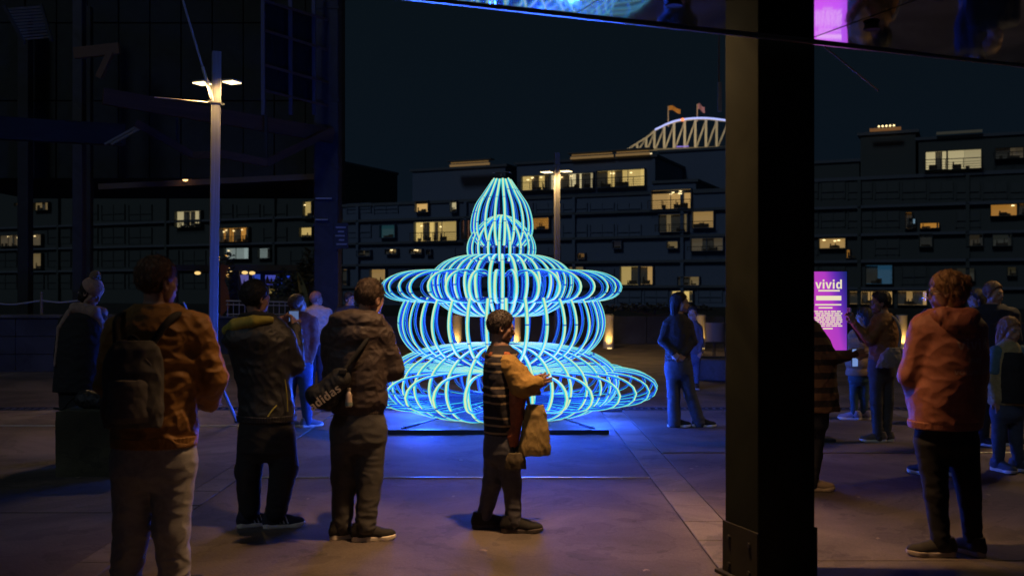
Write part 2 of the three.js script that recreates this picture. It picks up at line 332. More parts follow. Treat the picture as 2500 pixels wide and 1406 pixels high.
  jf = plus(jf, o.fold ?? ridges(0.012, 9, 13));
  if (o.carve) jf = cut(jf, o.carve(tools));
  const jg = netOf(jf, h, 0.035);
  part(o.coatName ?? 'jacket', jg, o.jacket, t);
  if (o.hem) { const b = o.torso[o.torso.length - 1]; part('hem_band', netOf(plus(lo([[b[0] - o.hem, b[1], b[2] + 0.5, b[3] + 0.5, b[4]], [b[0] + 2, b[1], b[2] - 1.5, b[3] - 1.5, b[4]]]), (x, y, z) => -0.0025 * Math.abs(Math.sin(Math.atan2(x - (b[1] - root) * s, z) * 30))), h), o.jacket, t); }
  // shoes
  const sp = shoeParts(Math.max(0.006, h * 0.6));
  o.legs.forEach((l, i) => {
    const q = U(l.pts[l.pts.length - 1]), k = o.shoes[i], S_ = k.size ?? 1, yw = k.yaw * Math.PI / 180;
    const m = part('shoe', sp.upper, k.m ?? o.shoeM, t); m.position.set(q[0], 0, q[2]); m.rotation.y = Math.PI - yw; m.scale.setScalar(S_);
    part('sole', sp.sole, k.soleM ?? o.soleM ?? M(C(0.5, 0.45, 0.38), 0.7), m);
    if (o.stripes) for (const z of [0.01, 0.036, 0.062]) for (const sd of [-1, 1]) part('stripe', rod(V(sd * 0.041, 0.034, z + 0.018), V(sd * 0.031, 0.082, z), 0.005, 5), o.stripes, m);
  });
  if (o.more) o.more({ ...tools, mh, at, jf, jg, hc });
  return t;
}

// ---------------------------------------------------------------- ground
function uvBox(g) {                                                               // uv in metres by the way each face points
  const x = g.index ? g.toNonIndexed() : g, p = x.attributes.position, n = x.attributes.normal, u = x.attributes.uv;
  for (let i = 0; i < p.count; i++) {
    const a = Math.abs(n.getX(i)), b = Math.abs(n.getY(i)), c = Math.abs(n.getZ(i));
    if (b >= a && b >= c) u.setXY(i, p.getX(i), p.getZ(i)); else if (a >= c) u.setXY(i, p.getZ(i), p.getY(i)); else u.setXY(i, p.getX(i), p.getY(i));
  }
  return x;
}
{
  const g = new THREE.PlaneGeometry(3000, 3000, 8, 8).rotateX(-Math.PI / 2).translate(0, -0.035, -1100);
  const u = g.attributes.uv; for (let i = 0; i < u.count; i++) u.setXY(i, u.getX(i) * 3000, u.getY(i) * 3000);
  const o = part('ground', g, M(C(0.05, 0.05, 0.048), 0.9, { map: concreteMap, bumpMap: concreteBump, bumpScale: 0.004 }), scene); o.userData.kind = 'structure';
  const plaza = new THREE.Group(); plaza.name = 'plaza_pavement'; plaza.userData = { kind: 'structure' }; scene.add(plaza);
  const slabM = [[0.172, 0.138, 0.122], [0.187, 0.15, 0.132], [0.158, 0.127, 0.114]].map(c => M(C(...c), 0.82, { map: concreteMap, bumpMap: concreteBump, bumpScale: 0.0025 }));
  const bandM = [[0.235, 0.2, 0.175], [0.215, 0.185, 0.16], [0.255, 0.215, 0.19]].map(c => M(C(...c), 0.8, { map: concreteMap, bumpMap: concreteBump, bumpScale: 0.002 }));
  const cols = [[-17.4, -13.92], [-13.66, -10.06], [-9.8, -6.46], [-6.2, -2.6], [-2.37, 1.21], [1.5, 5.08], [5.34, 8.9], [9.16, 12.8], [13.06, 16.6]];
  const cuts = [[1, 7.3, 12, 13.6], [1, 4, 7.3, 12, 13.6], [1, 5.9, 9.4, 13.6], [1, 4.2, 7.3, 12, 13.6], [1, 5.1, 8.65, 13.6], [1, 6.0, 10, 13.6], [1, 5.2, 10, 13.6], [1, 7, 10, 13.6], [1, 7, 10, 13.6]];
  let k = 0;
  cols.forEach(([a, b], i) => {
    const zs = [...cuts[i]];
    for (let j = 0; j < zs.length - 1; j++) slab(a, b, zs[j], zs[j + 1]);
    for (const [z0, z1] of [[13.85, 18], [18, 22.5], [22.5, 27], [27, 33], [33, 40]]) slab(a, b, z0, z1);
  });
  function slab(a, b, z0, z1) {
    const g2 = uvBox(rbx(b - a - 0.012, 0.06, z1 - z0 - 0.012, 0.006, (a + b) / 2, -0.03, -(z0 + z1) / 2));
    part('paving_slab', g2, slabM[(k++ * 7 + 3) % 3], plaza).position.y = rr(-0.0015, 0.0015);
  }
  for (let i = 0; i < cols.length - 1; i++) {
    const a = cols[i][1], b = cols[i + 1][0], near = Math.abs((a + b) / 2) < 3;
    for (let z = near ? 3.3 : 1; z < 34; z += near ? 0.53 : 4) {
      if (z < 13.85 && z + (near ? 0.53 : 4) > 13.6 && near) continue;
      part('band_paver', uvBox(rbx(b - a - 0.008, 0.06, (near ? 0.53 : 4) - 0.008, 0.005, (a + b) / 2, -0.03, -(z + (near ? 0.265 : 2)))), bandM[Math.floor(rnd() * 3)], plaza).position.y = rr(0.0005, 0.003);
    }
  }
  part('expansion_joint', rbx(3.56, 0.012, 0.016, 0.004, -0.58, 0.004, -8.65), M(C(0.55, 0.55, 0.55), 0.3, { metalness: 1 }), plaza);
  part('expansion_joint', rbx(3.56, 0.01, 0.014, 0.004, 3.29, 0.003, -10), M(C(0.5, 0.5, 0.5), 0.35, { metalness: 1 }), plaza);
  part('expansion_joint', rbx(3.56, 0.01, 0.014, 0.004, -4.4, 0.003, -12), M(C(0.5, 0.5, 0.5), 0.35, { metalness: 1 }), plaza);
  // slot drain across the plaza
  const dr = [bx(24, 0.02, 0.012, 0, 0.004, -13.615), bx(24, 0.02, 0.012, 0, 0.004, -13.835)];
  for (let x = -7; x < 7; x += 0.1) dr.push(bx(0.03, 0.012, 0.2, x, 0.0, -13.725));
  part('drain_grate', dr, M(C(0.1, 0.1, 0.11), 0.5, { metalness: 0.6 }), plaza);
  // fallen leaves and scraps that lie on the paving in view
  const lg = new THREE.PlaneGeometry(0.05, 0.03, 3, 2); { const p = lg.attributes.position; for (let i = 0; i < p.count; i++) p.setZ(i, 0.006 * Math.cos(p.getX(i) * 60)); lg.rotateX(-Math.PI / 2); }
  const lit = []; for (let i = 0; i < 46; i++) lit.push(lg.clone().rotateY(rr(0, 6)).scale(rr(0.5, 1.2), 1, rr(0.5, 1.2)).translate(rr(-4.5, 4.5), 0.008, rr(-16, -5.5)));
  const scr = part('leaf_litter', lit, M(C(0.22, 0.18, 0.12), 0.8), scene); scr.userData.kind = 'stuff'; scr.userData.label = 'scattered small dry leaves on the plaza paving'; scr.userData.category = 'leaves';
}

// ---------------------------------------------------------------- mirrored canopy over the camera and its column
{
  const A = Math.atan2(0.3637, 0.9315), t = thing('mirrored_canopy', 'low canopy overhead with a dark mirror-polished underside, reflecting the blue sculpture', 'canopy', [-0.467, 0, -4.54], A);
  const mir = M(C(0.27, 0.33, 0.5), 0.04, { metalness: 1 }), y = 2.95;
  const xs = [-6.5, -5.0, -3.5, -2.0, -0.6, 0.8, 2.15, 3.6, 5.05, 6.5, 8], hole = [0, 1.13, 2.26, 3.39, 4.52];
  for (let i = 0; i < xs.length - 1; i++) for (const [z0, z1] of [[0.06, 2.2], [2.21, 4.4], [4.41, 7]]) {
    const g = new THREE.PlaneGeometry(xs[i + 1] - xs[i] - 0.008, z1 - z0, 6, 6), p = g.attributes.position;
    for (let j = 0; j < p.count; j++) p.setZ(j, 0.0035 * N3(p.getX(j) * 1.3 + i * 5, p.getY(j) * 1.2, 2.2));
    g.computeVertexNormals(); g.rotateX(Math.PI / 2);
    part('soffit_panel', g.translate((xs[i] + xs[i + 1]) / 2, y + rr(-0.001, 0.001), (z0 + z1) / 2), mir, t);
  }
  part('roof_slab', uvBox(bx(14.5, 0.22, 7.0, 0.75, y + 0.125, 3.52)), blackSteel, t);
  part('edge_trim', rbx(14.5, 0.23, 0.03, 0.006, 0.75, y + 0.114, 0.04), M(C(0.2, 0.2, 0.21), 0.35, { metalness: 0.9 }), t);
  part('drip_edge', rbx(14.5, 0.014, 0.018, 0.004, 0.75, y - 0.006, 0.045), M(C(0.55, 0.55, 0.57), 0.28, { metalness: 1 }), t);
  for (const x of hole) part('downlight', [new THREE.CylinderGeometry(0.034, 0.034, 0.02, 20).translate(x, y - 0.012, 0.43), new THREE.TorusGeometry(0.036, 0.005, 6, 20).rotateX(Math.PI / 2).translate(x, y - 0.02, 0.43)], M(C(0.02, 0.02, 0.02), 0.6), t);
  for (const x of [-6, 1, 7.6]) part('support_post', rbx(0.2, y, 0.2, 0.01, x, y / 2, 6.8), blackSteel, t);

  const col = thing('steel_column', 'thick dark square steel column standing at the right of centre', 'column', [1.46, 0, -5.64], Math.atan2(0.13, 0.348));
  part('shaft', uvBox(rbx(0.372, 5.6, 0.33, 0.008, 0, 2.8, 0)), new THREE.MeshPhysicalMaterial({ color: C(0.02, 0.024, 0.02), roughness: 0.8, map: steelMap, specularIntensity: 0.12, side: THREE.DoubleSide }), col);
  const pl = new THREE.MeshPhysicalMaterial({ color: C(0.035, 0.034, 0.03), roughness: 0.7, map: steelMap, specularIntensity: 0.3, side: THREE.DoubleSide });
  const cp = part('cover_plate', uvBox(rbx(0.012, 0.306, 0.345, 0.004, -0.193, 0.153, 0)), pl, col);
  part('bolt', [-0.1, 0.1].flatMap(z => [0.07, 0.225].map(yy => new THREE.CylinderGeometry(0.014, 0.014, 0.012, 6).rotateZ(Math.PI / 2).translate(-0.203, yy, z))), M(C(0.03, 0.03, 0.03), 0.5, { metalness: 0.5 }), cp);
  part('cover_plate', uvBox(rbx(0.012, 0.306, 0.345, 0.004, 0.193, 0.153, 0)), pl, col);
  part('base_plate', rbx(0.46, 0.02, 0.42, 0.005, 0, 0.01, 0), pl, col);
  part('capping_plate', rbx(0.42, 0.02, 0.38, 0.005, 0, 5.61, 0), pl, col);
  // slim rod and hanging strap beside the column
  const st = thing('stay_rod', 'thin pale rod slanting down to the right from the canopy edge behind the column', 'rod', P(2145, 220, 7.2).toArray());
  const o1 = P(2145, 220, 7.2);
  part('rod_bar', rod(P(1985, 90, 6.4).sub(o1), V(0, 0, 0), 0.006), M(C(0.35, 0.33, 0.3), 0.4, { metalness: 0.6 }), st);
  part('end_cap', new THREE.SphereGeometry(0.009, 8, 6), M(C(0.3, 0.3, 0.3), 0.4), st);
  const hp = P(1756, 270, 7.4), hs = thing('hanging_strap', 'narrow blue-lit strap hanging beside the left edge of the column', 'strap', hp.toArray());
  part('webbing', [bx(0.014, 1.9, 0.004, 0, 0.95, 0)], cloth(C(0.12, 0.12, 0.14)), hs);
  part('weight', rbx(0.03, 0.22, 0.02, 0.006, 0.004, 0.1, 0.01), cloth(C(0.3, 0.3, 0.35)), hs);
}

// ---------------------------------------------------------------- lamps
const WARM = S(255, 214, 150);
function bracketLamp(pos, foot, reach, k, label) {                                // lamp on an arm above the crowd, out of frame
  const t = thing('bracket_lamp', label, 'lamp', foot);
  part('arm', [rod(V(0, 0, 0), V(...reach), 0.03), rod(V(0, -0.5, 0), V(reach[0] * 0.5, reach[1] * 0.5, reach[2] * 0.5), 0.018)], blackSteel, t);
  part('lamp_head', [rbx(0.34, 0.08, 0.26, 0.02, reach[0], reach[1] - 0.02, reach[2])], blackSteel, t);
  part('lamp_lens', [bx(0.28, 0.012, 0.2, reach[0], reach[1] - 0.068, reach[2])], glow(k.c, 5), t);
  const l = new THREE.SpotLight(k.c, k.i, 0, k.a, 0.9, 2); l.position.set(reach[0], reach[1] - 0.1, reach[2]); l.castShadow = true; l.shadow.radius = 5; l.shadow.mapSize.set(1024, 1024);
  l.target.position.set(reach[0] + (k.t?.[0] ?? 0), -10, reach[2] + (k.t?.[2] ?? 0)); t.add(l, l.target);
}
bracketLamp(null, [1.28, 4.9, -5.75], [-0.8, -0.25, -0.12], { c: C(1, 0.55, 0.24), i: 80, a: 0.76 }, 'black bracket lamp on an arm from the upper part of the steel column');

function lampPost(label, base, H, heads, tilt, twist, k) {
  const t = thing('lamp_post', label, 'street lamp', base, twist);
  t.rotation.z = tilt;
  const paint = M(C(0.3, 0.3, 0.3), 0.45, { map: steelMap, metalness: 0.35 });
  part('pole', rbx(0.13, H, 0.11, 0.012, 0, H / 2, 0), paint, t);
  part('base_flange', [rbx(0.26, 0.025, 0.24, 0.006, 0, 0.0125, 0), ...[-1, 1].flatMap(a => [-1, 1].map(b => new THREE.CylinderGeometry(0.014, 0.014, 0.04, 6).translate(a * 0.1, 0.04, b * 0.09)))], paint, t);
  heads.forEach(([x, y, w]) => {
    const sgn = Math.sign(x);
    const head = part('lamp_head', [rbx(w * 0.74, 0.03, w * 0.74, 0.01).rotateY(Math.PI / 4).translate(x, y, 0), rod(V(0, y - 0.01, 0), V(x - sgn * w / 2, y, 0), 0.014)], paint, t);
    part('lamp_lens', bx(w * 0.7, 0.014, w * 0.7).rotateY(Math.PI / 4).translate(x, y - 0.024, 0), glow(S(255, 226, 165), 3.2), head);
    const l = new THREE.SpotLight(S(255, 205, 130), k, 0, 1.45, 0.6, 2); l.position.set(x, y - 0.05, 0.1); l.castShadow = true; l.shadow.radius = 6;
    l.target.position.set(x * 0.6, y - 3, 0); t.add(l, l.target);
  });
  return t;
}
{
  const b = P(517, 990, 14.2), s = 14.2 / F;
  const lp = lampPost('near tall square lamp post with two lit flat heads, left of the glowing sculpture', [b.x, 0, b.z], 5.05, [[-0.19, 4.6, 0.27], [0.215, 4.65, 0.27]], -0.012, 0.35, 12);
  part('banner_arm', rod(V(0, 4.31, 0.02), V(-0.83, 4.33, 0.02), 0.008), M(C(0.4, 0.36, 0.3), 0.4, { metalness: 0.7 }), lp);
  part('clamp', [rbx(0.15, 0.02, 0.13, 0.004, 0, 4.31, 0), rbx(0.05, 0.03, 0.02, 0.004, 0.09, 4.29, 0.06), rbx(0.05, 0.03, 0.02, 0.004, -0.09, 4.32, 0.06)], steel, lp);
  const c0 = P(518, 246, 14.1), c1 = P(436, -30, 14.0);
  const cab = thing('support_cable', 'blue-lit cable slanting up and left from the near lamp post', 'cable', c0.toArray());
  part('cable_line', rod(V(0, 0, 0), c1.clone().sub(c0), 0.017), M(C(0.26, 0.26, 0.28), 0.5), cab);
  part('sleeve', rod(c1.clone().sub(c0).multiplyScalar(0.02), c1.clone().sub(c0).multiplyScalar(0.3), 0.024), M(C(0.42, 0.4, 0.36), 0.5), cab);
  const d0 = P(577, 1032, groundDepth(1032)), d1 = P(447, 742, 11.2);
  const pr = thing('leaning_pole', 'thin blue-lit pole leaning diagonally at the left near the lamp post', 'pole', [d0.x, 0, d0.z]);
  part('shaft', new THREE.CylinderGeometry(0.011, 0.026, d1.clone().sub(d0).length(), 8).applyQuaternion(new THREE.Quaternion().setFromUnitVectors(V(0, 1, 0), d1.clone().sub(d0).normalize())).translate((d1.x - d0.x) / 2, (d1.y - d0.y) / 2 + 0.02, (d1.z - d0.z) / 2), M(C(0.35, 0.36, 0.4), 0.45), pr);
  part('foot', new THREE.SphereGeometry(0.034, 10, 8).translate(0, 0.028, 0), M(C(0.05, 0.05, 0.05), 0.7), pr);
  const b2 = P(1360, 870, 24.9);
  lampPost('farther lamp post with two lit flat heads, standing behind the sculpture', [b2.x, 0, b2.z], 5.1, [[-0.27, 4.62, 0.34], [0.24, 4.66, 0.34]], 0, 0.3, 26);
  lampPost('lamp post with two flat heads out of view behind the canopy', [-4.5, 0, 9.5], 5.1, [[-0.27, 4.62, 0.34], [0.24, 4.66, 0.34]], 0, 2.9, 24);
  lampPost('lamp post with two flat heads beyond the right edge of the picture', [7.4, 0, -11.5], 5.1, [[-0.27, 4.62, 0.34], [0.24, 4.66, 0.34]], 0, -0.4, 15);
  // bulkhead lamp under the gantry
  const g0 = P(453, 441, 25), bl = thing('bulkhead_lamp', 'small round lit lamp under the gantry beam, left of the near lamp post', 'lamp', g0.toArray());
  part('housing', [new THREE.CylinderGeometry(0.12, 0.12, 0.06, 16).translate(0, 0.05, 0), rod(V(0, 0.06, 0), V(0, 0.3, 0), 0.02)], blackSteel, bl);
  part('lamp_lens', new THREE.SphereGeometry(0.085, 14, 8, 0, 6.3, Math.PI / 2, Math.PI / 2).scale(1, 0.6, 1).translate(0, 0.02, 0), glow(S(255, 200, 120), 4), bl);
  const l = new THREE.PointLight(S(255, 180, 100), 2.5, 0, 2); l.position.set(0, -0.07, 0); l.castShadow = true; l.shadow.radius = 4; bl.add(l);
}

// ---------------------------------------------------------------- steel gantry at the left
{
  const d = 24, o = P(800, 876, d), t = thing('steel_gantry', 'huge dark steel gantry with mast, girders and braces filling the upper left', 'gantry', [o.x, 0, o.z]);
  const q = (px, py, dd = d) => P(px, py, dd).sub(V(o.x, 0, o.z)), pm = M(C(0.05, 0.047, 0.06), 0.6, { map: steelMap }), rust = M(C(0.11, 0.05, 0.025), 0.75, { map: steelMap }), dk = M(C(0.03, 0.03, 0.03), 0.7, { map: steelMap }), hallM = M(C(0.025, 0.032, 0.03), 0.8, { map: steelMap });
  const wMast = 60 * d / F;
  part('mast', uvBox(rbx(wMast, 14, 0.5, 0.03, 0, 7, 0)), pm, t);
  part('mast_flange', [3.2, 4.6, 6.2, 8.4].map(y => bx(wMast + 0.03, 0.05, 0.53, 0, y, 0)), pm, t);
  for (const [px, w, a] of [[192, 0.26, 25.5], [214, 0.2, 26.5], [60, 0.3, 27]]) { const b = P(px, 860, a).sub(V(o.x, 0, o.z)); part('leg', uvBox(rbx(w, 9.2, w, 0.02, b.x, 4.6, b.z)), px === 192 ? pm : dk, t); }
  const rows = [[0, 52], [72, 126], [157, 205], [219, 262]];
  for (const [a, b] of rows) part('frame_rail', bar(q(640, a, 22), q(812, b, 23.9), 0.05), M(C(0.16, 0.1, 0.08), 0.6), t);
  for (const [px, dd] of [[641, 22], [708, 22.75], [765, 23.4]]) part('frame_post', bar(q(px, -40, dd), q(px + 1, 280, dd), 0.08), M(C(0.08, 0.08, 0.12), 0.6), t);
  for (let i = 0; i < 2; i++) for (let j = 0; j < 3; j++) {                           // glazed panels between the rails
    const xs = [[641, 22], [708, 22.75], [765, 23.4], [812, 23.9]], A = xs[i + (j > 2 ? 1 : 0)], B = xs[i + 1], r = (k, px) => rows[k][0] + (rows[k][1] - rows[k][0]) * (px - 640) / 172;
    const c = [q(A[0] + 2, r(j, A[0]) + 4, A[1] + 0.1), q(B[0] - 2, r(j, B[0]) + 4, B[1] + 0.1), q(B[0] - 2, r(j + 1, B[0]) - 3, B[1] + 0.1), q(A[0] + 2, r(j + 1, A[0]) - 3, A[1] + 0.1)];
    const g = new THREE.BufferGeometry(); g.setAttribute('position', new THREE.Float32BufferAttribute(c.flatMap(v => v.toArray()), 3)); g.setAttribute('uv', new THREE.Float32BufferAttribute([0, 0, 1, 0, 1, 1, 0, 1], 2)); g.setIndex([0, 1, 2, 0, 2, 3]); g.computeVertexNormals();
    part('glazed_panel', g, M(C(0.015, 0.018, 0.028), 0.25), t);
  }
  part('girder', [bar(q(250, 235, 21), q(812, 332, 23.7), 0.12, 0.34)], rust, t);
  part('girder', [bar(q(-60, 310, 22), q(300, 330, 24), 0.3, 0.5)], dk, t);
  part('girder', [bar(q(240, 456, 25), q(790, 430, 25), 0.1, 0.14)], M(C(0.13, 0.08, 0.05), 0.7), t);
  part('brace', bar(q(530, 374, 22.3), q(652, 398, 22.7), 0.12, 0.18), rust, t);
  part('brace', bar(q(648, 398, 22.7), q(812, 318, 23.6), 0.12, 0.17), rust, t);
  part('brace', bar(q(330, 300, 21.8), q(470, 380, 22.3), 0.1, 0.16), rust, t);
  part('brace', bar(q(460, 380, 22.3), q(540, 376, 22.3), 0.1, 0.16), rust, t);
  part('hanger', bar(q(648, 280, 22.6), q(650, 398, 22.7), 0.06), dk, t);
  part('hanger', bar(q(430, 260, 22), q(432, 360, 22.2), 0.05), dk, t);
  for (const [a, b] of [[255, 345], [270, 360]]) part('tie_bar', bar(q(a, 352, 22), q(b - 10, 308, 22), 0.05), M(C(0.14, 0.13, 0.1), 0.6), t);
  part('bracket', [bar(q(180, 130, 20), q(290, 118, 20), 0.1, 0.22), bar(q(240, 190, 20), q(270, 125, 20), 0.12)], M(C(0.13, 0.06, 0.02), 0.7), t);
  const lou = sub('louvre', t);
  for (let i = 0; i < 11; i++) part('slat', bar(q(12 + i * 4, 22 + i * 7.4, 15), q(100 + i * 2, 16 + i * 7.4, 15.4), 0.02, 0.028), M(C(0.22, 0.15, 0.06), 0.6), lou);
  part('louvre_frame', bar(q(8, 14, 15), q(58, 106, 15.02), 0.05), dk, lou); part('louvre_frame', bar(q(98, 10, 15.4), q(124, 100, 15.4), 0.05), dk, lou);
  for (let i = 0; i < 12; i++) for (let j = 0; j < 3; j++) {                           // clad hall carried by the gantry
    const d2 = 27.5, x0 = P(-90 + i * 76, 0, d2).x - o.x, x1 = P(-90 + (i + 1) * 76, 0, d2).x - o.x, y0 = P(0, 437 - j * 190, d2).y, y1 = P(0, 437 - (j + 1) * 190, d2).y;
    part('cladding_panel', uvBox(rbx(x1 - x0 - 0.03, y1 - y0 - 0.03, 0.12, 0.01, (x0 + x1) / 2, (y0 + y1) / 2, -d2 - o.z + rr(-0.02, 0.02))), hallM, t);
  }
  part('hall_body', bx(10.8, 7.4, 6, P(366, 0, 31).x - o.x + 0.2, P(0, 437, 27.5).y + 3.75, -30.8 - o.z), hallM, t);
  const sg = sub('sign_plate', t, [wMast * 0.62, EYE + (HY - 575) / F * 23.6, 0.3]);
  part('plate', rbx(0.34, 0.62, 0.03, 0.005, 0, 0, 0), M(C(0.03, 0.03, 0.04), 0.5), sg);
  for (let i = 0; i < 5; i++) part('stroke', bx(rr(0.1, 0.26), 0.035, 0.01, rr(-0.03, 0.03), 0.2 - i * 0.1, 0.02), M(C(0.3, 0.3, 0.33), 0.6), sg);
  for (const [w, x, py] of [[0.38, -0.05, 487], [0.3, -0.1, 538]]) part('bracket', bx(w, 0.03, 0.06, x, EYE + (HY - py) / F * d, 0.29), M(C(0.4, 0.38, 0.36), 0.5), t);
}

// ---------------------------------------------------------------- the glowing sculpture
{
  const D = 12.6, t = thing('light_sculpture', 'tall tiered sculpture of glowing blue and cyan light tubes at the centre', 'sculpture', [-0.13, 0, -D]);
  const led = [0, 1, 2].map(variant => {
  const cv = document.createElement('canvas'); cv.width = 64; cv.height = 256; const g2 = cv.getContext('2d');
  // light given off round a tube: blue at the back, cyan shoulders, pale core where the diodes face outwards
  const put = (a, b, c) => { g2.fillStyle = c; g2.fillRect(a, 0, b - a, 256); };
  put(0, 64, 'rgb(8,30,150)'); put(14, 50, 'rgb(18,84,190)'); put(17.5, 46.5, 'rgb(58,204,208)'); put(26.5, 37.5, 'rgb(206,230,178)'); put(0, 1.6, 'rgb(40,150,210)'); put(62.4, 64, 'rgb(40,150,210)');
  for (const y of [[84, 171], [118], [52, 205]][variant]) { g2.fillStyle = 'rgb(14,70,170)'; g2.fillRect(0, y, 64, 2); }  // couplings between the lit lengths
  const em = new THREE.CanvasTexture(cv); em.colorSpace = THREE.SRGBColorSpace; em.magFilter = THREE.LinearFilter;
  return new THREE.MeshStandardMaterial({ color: C(0.008, 0.008, 0.01), roughness: 0.6, emissive: 0xffffff, emissiveMap: em, emissiveIntensity: 1.08, side: THREE.DoubleSide });
  });
  const blueTube = M(C(0.005, 0.008, 0.02), 0.5, { emissive: S(10, 34, 150), emissiveIntensity: 1 });
  function rib(profile, n, w, th, closed) {                                         // flat light tube that follows a profile [r, y]
    const c = new THREE.CatmullRomCurve3(profile.map(([r, y]) => V(r, y, 0)), !!closed, 'centripetal'), pos = [], uv = [], idx = [], K = 12;
    for (let i = 0; i <= n; i++) {
      const p = c.getPointAt(i / n), T = c.getTangentAt(i / n), nx = T.y, ny = -T.x;  // in-plane normal
      for (let k = 0; k <= K; k++) {
        const a = k / K * 2 * Math.PI - Math.PI, co = Math.cos(a), si = Math.sin(a);
        const f = Math.sign(nx * 1) || 1;
        pos.push(p.x + nx * co * th * S0, p.y + ny * co * th * S0, si * w); uv.push(k / K, i / n);
      }
    }
    for (let i = 0; i < n; i++) for (let k = 0; k < K; k++) { const a = i * (K + 1) + k, b = a + K + 1; idx.push(a, a + 1, b, b, a + 1, b + 1); }
    const g = new THREE.BufferGeometry(); g.setAttribute('position', new THREE.Float32BufferAttribute(pos, 3)); g.setAttribute('uv', new THREE.Float32BufferAttribute(uv, 2)); g.setIndex(idx); g.computeVertexNormals(); return g;
  }
  const S0 = -1;                                                                    // profiles run from the top down: the outer side is -normal
  const tiers = [
    ['onion_tier', 20, [[0.1, 3.05], [0.235, 2.85], [0.323, 2.72], [0.374, 2.567], [0.387, 2.41], [0.35, 2.28], [0.28, 2.2]], 0.1],
    ['dome_tier', 20, [[0.04, 2.58], [0.155, 2.54], [0.284, 2.44], [0.374, 2.335], [0.426, 2.205], [0.418, 2.08], [0.36, 2.0]], 0.26],
    ['cushion_tier', 36, [[0.155, 2.07], [0.516, 2.06], [0.75, 1.97], [0.877, 1.83], [0.89, 1.69], [0.826, 1.535], [0.67, 1.405], [0.465, 1.333], [0.26, 1.32]], 0.02],
    ['upper_disc_tier', 36, [[0.55, 1.83], [0.9, 1.87], [1.2, 1.86], [1.4, 1.8], [1.495, 1.72], [1.505, 1.65], [1.42, 1.56], [1.2, 1.51], [0.9, 1.5], [0.55, 1.52]], 0.12],
    ['lantern_tier', 36, [[1.2, 1.54], [1.235, 1.48], [1.27, 1.4], [1.3, 1.26], [1.29, 1.14], [1.24, 1.02], [1.12, 0.89], [0.88, 0.78], [0.55, 0.69], [0.23, 0.65]], 0.06],
    ['bell_tier', 38, [[0.25, 0.95], [0.6, 0.945], [0.95, 0.9], [1.25, 0.79], [1.42, 0.65], [1.475, 0.49], [1.41, 0.32], [1.2, 0.17], [0.9, 0.085], [0.5, 0.045], [0.25, 0.04]], 0.0],
    ['lower_disc_tier', 34, [[0.25, 0.6], [0.9, 0.645], [1.4, 0.65], [1.75, 0.605], [1.92, 0.51], [1.95, 0.43], [1.88, 0.34], [1.65, 0.27], [1.2, 0.245], [0.7, 0.26], [0.25, 0.28]], 0.1],
  ];
  for (const [name, n, prof, ph] of tiers) {
    const tier = sub(name, t), g = rib(prof, 44, name === 'onion_tier' || name === 'dome_tier' ? 0.0205 : 0.025, 0.014);
    for (let i = 0; i < n; i++) { const m = part('light_tube', g, led[(i * 5 + (i % 4)) % 3], tier); m.rotation.y = ph + i / n * 2 * Math.PI + rr(-0.018, 0.018); m.rotation.z = rr(-0.006, 0.006); }
    const R = prof.reduce((a, b) => b[0] > a[0] ? b : a), ends = [prof[0], prof[prof.length - 1]];
    for (const [r, y] of ends) part('hoop', new THREE.TorusGeometry(Math.max(0.06, r), 0.006, 6, 72).rotateX(Math.PI / 2).translate(0, y, 0), blueTube, tier);
  }
  part('mast', rod(V(0, 0.02, 0), V(0, 3.06, 0), 0.028, 12), M(C(0.03, 0.03, 0.035), 0.5), t);
  part('top_ring', [new THREE.TorusGeometry(0.116, 0.014, 8, 32).rotateX(Math.PI / 2).translate(0, 3.05, 0), new THREE.CylinderGeometry(0.1, 0.11, 0.02, 24).translate(0, 3.06, 0)], M(C(0.03, 0.035, 0.06), 0.5), t);
  part('finial', [rod(V(0, 3.05, 0), V(0, 3.12, 0), 0.02), new THREE.SphereGeometry(0.05, 12, 6).scale(1.2, 0.22, 0.6).translate(-0.06, 3.125, 0), new THREE.SphereGeometry(0.05, 12, 6).scale(1.2, 0.22, 0.6).translate(0.07, 3.13, 0)], M(C(0.25, 0.25, 0.3), 0.5), t);
  for (let i = 0; i < 6; i++) { const a = i / 6 * 2 * Math.PI; for (const y of [0.28, 0.74, 1.52]) part('spoke', rod(V(Math.cos(a) * 0.03, y, Math.sin(a) * 0.03), V(Math.cos(a) * 1.1, y, Math.sin(a) * 1.1), 0.008, 5), blueTube, t); }
  // base frame on the ground with two diagonal arms and ratchets
  const bm = M(C(0.035, 0.035, 0.04), 0.55);
  part('base_frame', [rbx(2.56, 0.05, 0.07, 0.006, -0.05, 0.03, 1.3), rbx(2.56, 0.05, 0.07, 0.006, -0.05, 0.03, -1.2), rbx(0.07, 0.05, 2.43, 0.006, -0.05, 0.03, 0.05)], bm, t);
  for (const k of [-1, 1]) {
    const a = V(k * 0.62, 0.12, 0.5), b = V(k * 1.1 - 0.03, 0.06, 1.24);
    part('strap', rod(a, b, 0.012), bm, t);
    part('ratchet', [bar(a.clone().lerp(b, 0.68), a.clone().lerp(b, 0.95), 0.045, 0.03)], bm, t);
  }
  part('cable_bundle', [tube([V(0, 0.06, 0), V(-0.1, 0.1, 0.4), V(-0.12, 0.05, 0.9), V(0.1, 0.04, 1.25)], 0.022, 24, 6), new THREE.SphereGeometry(0.08, 10, 8).translate(-0.14, 0.28, 0.55)], M(C(0.02, 0.02, 0.02), 0.6), t);
  // the blue light the tubes give off, spread through the tiers
  const BL = C(0.018, 0.085, 1);
  const src = [];
  for (let i = 0; i < 6; i++) { const a = i / 6 * 2 * Math.PI + 0.3; src.push([1.2 * Math.cos(a), 0.29, 1.2 * Math.sin(a), 20]); }
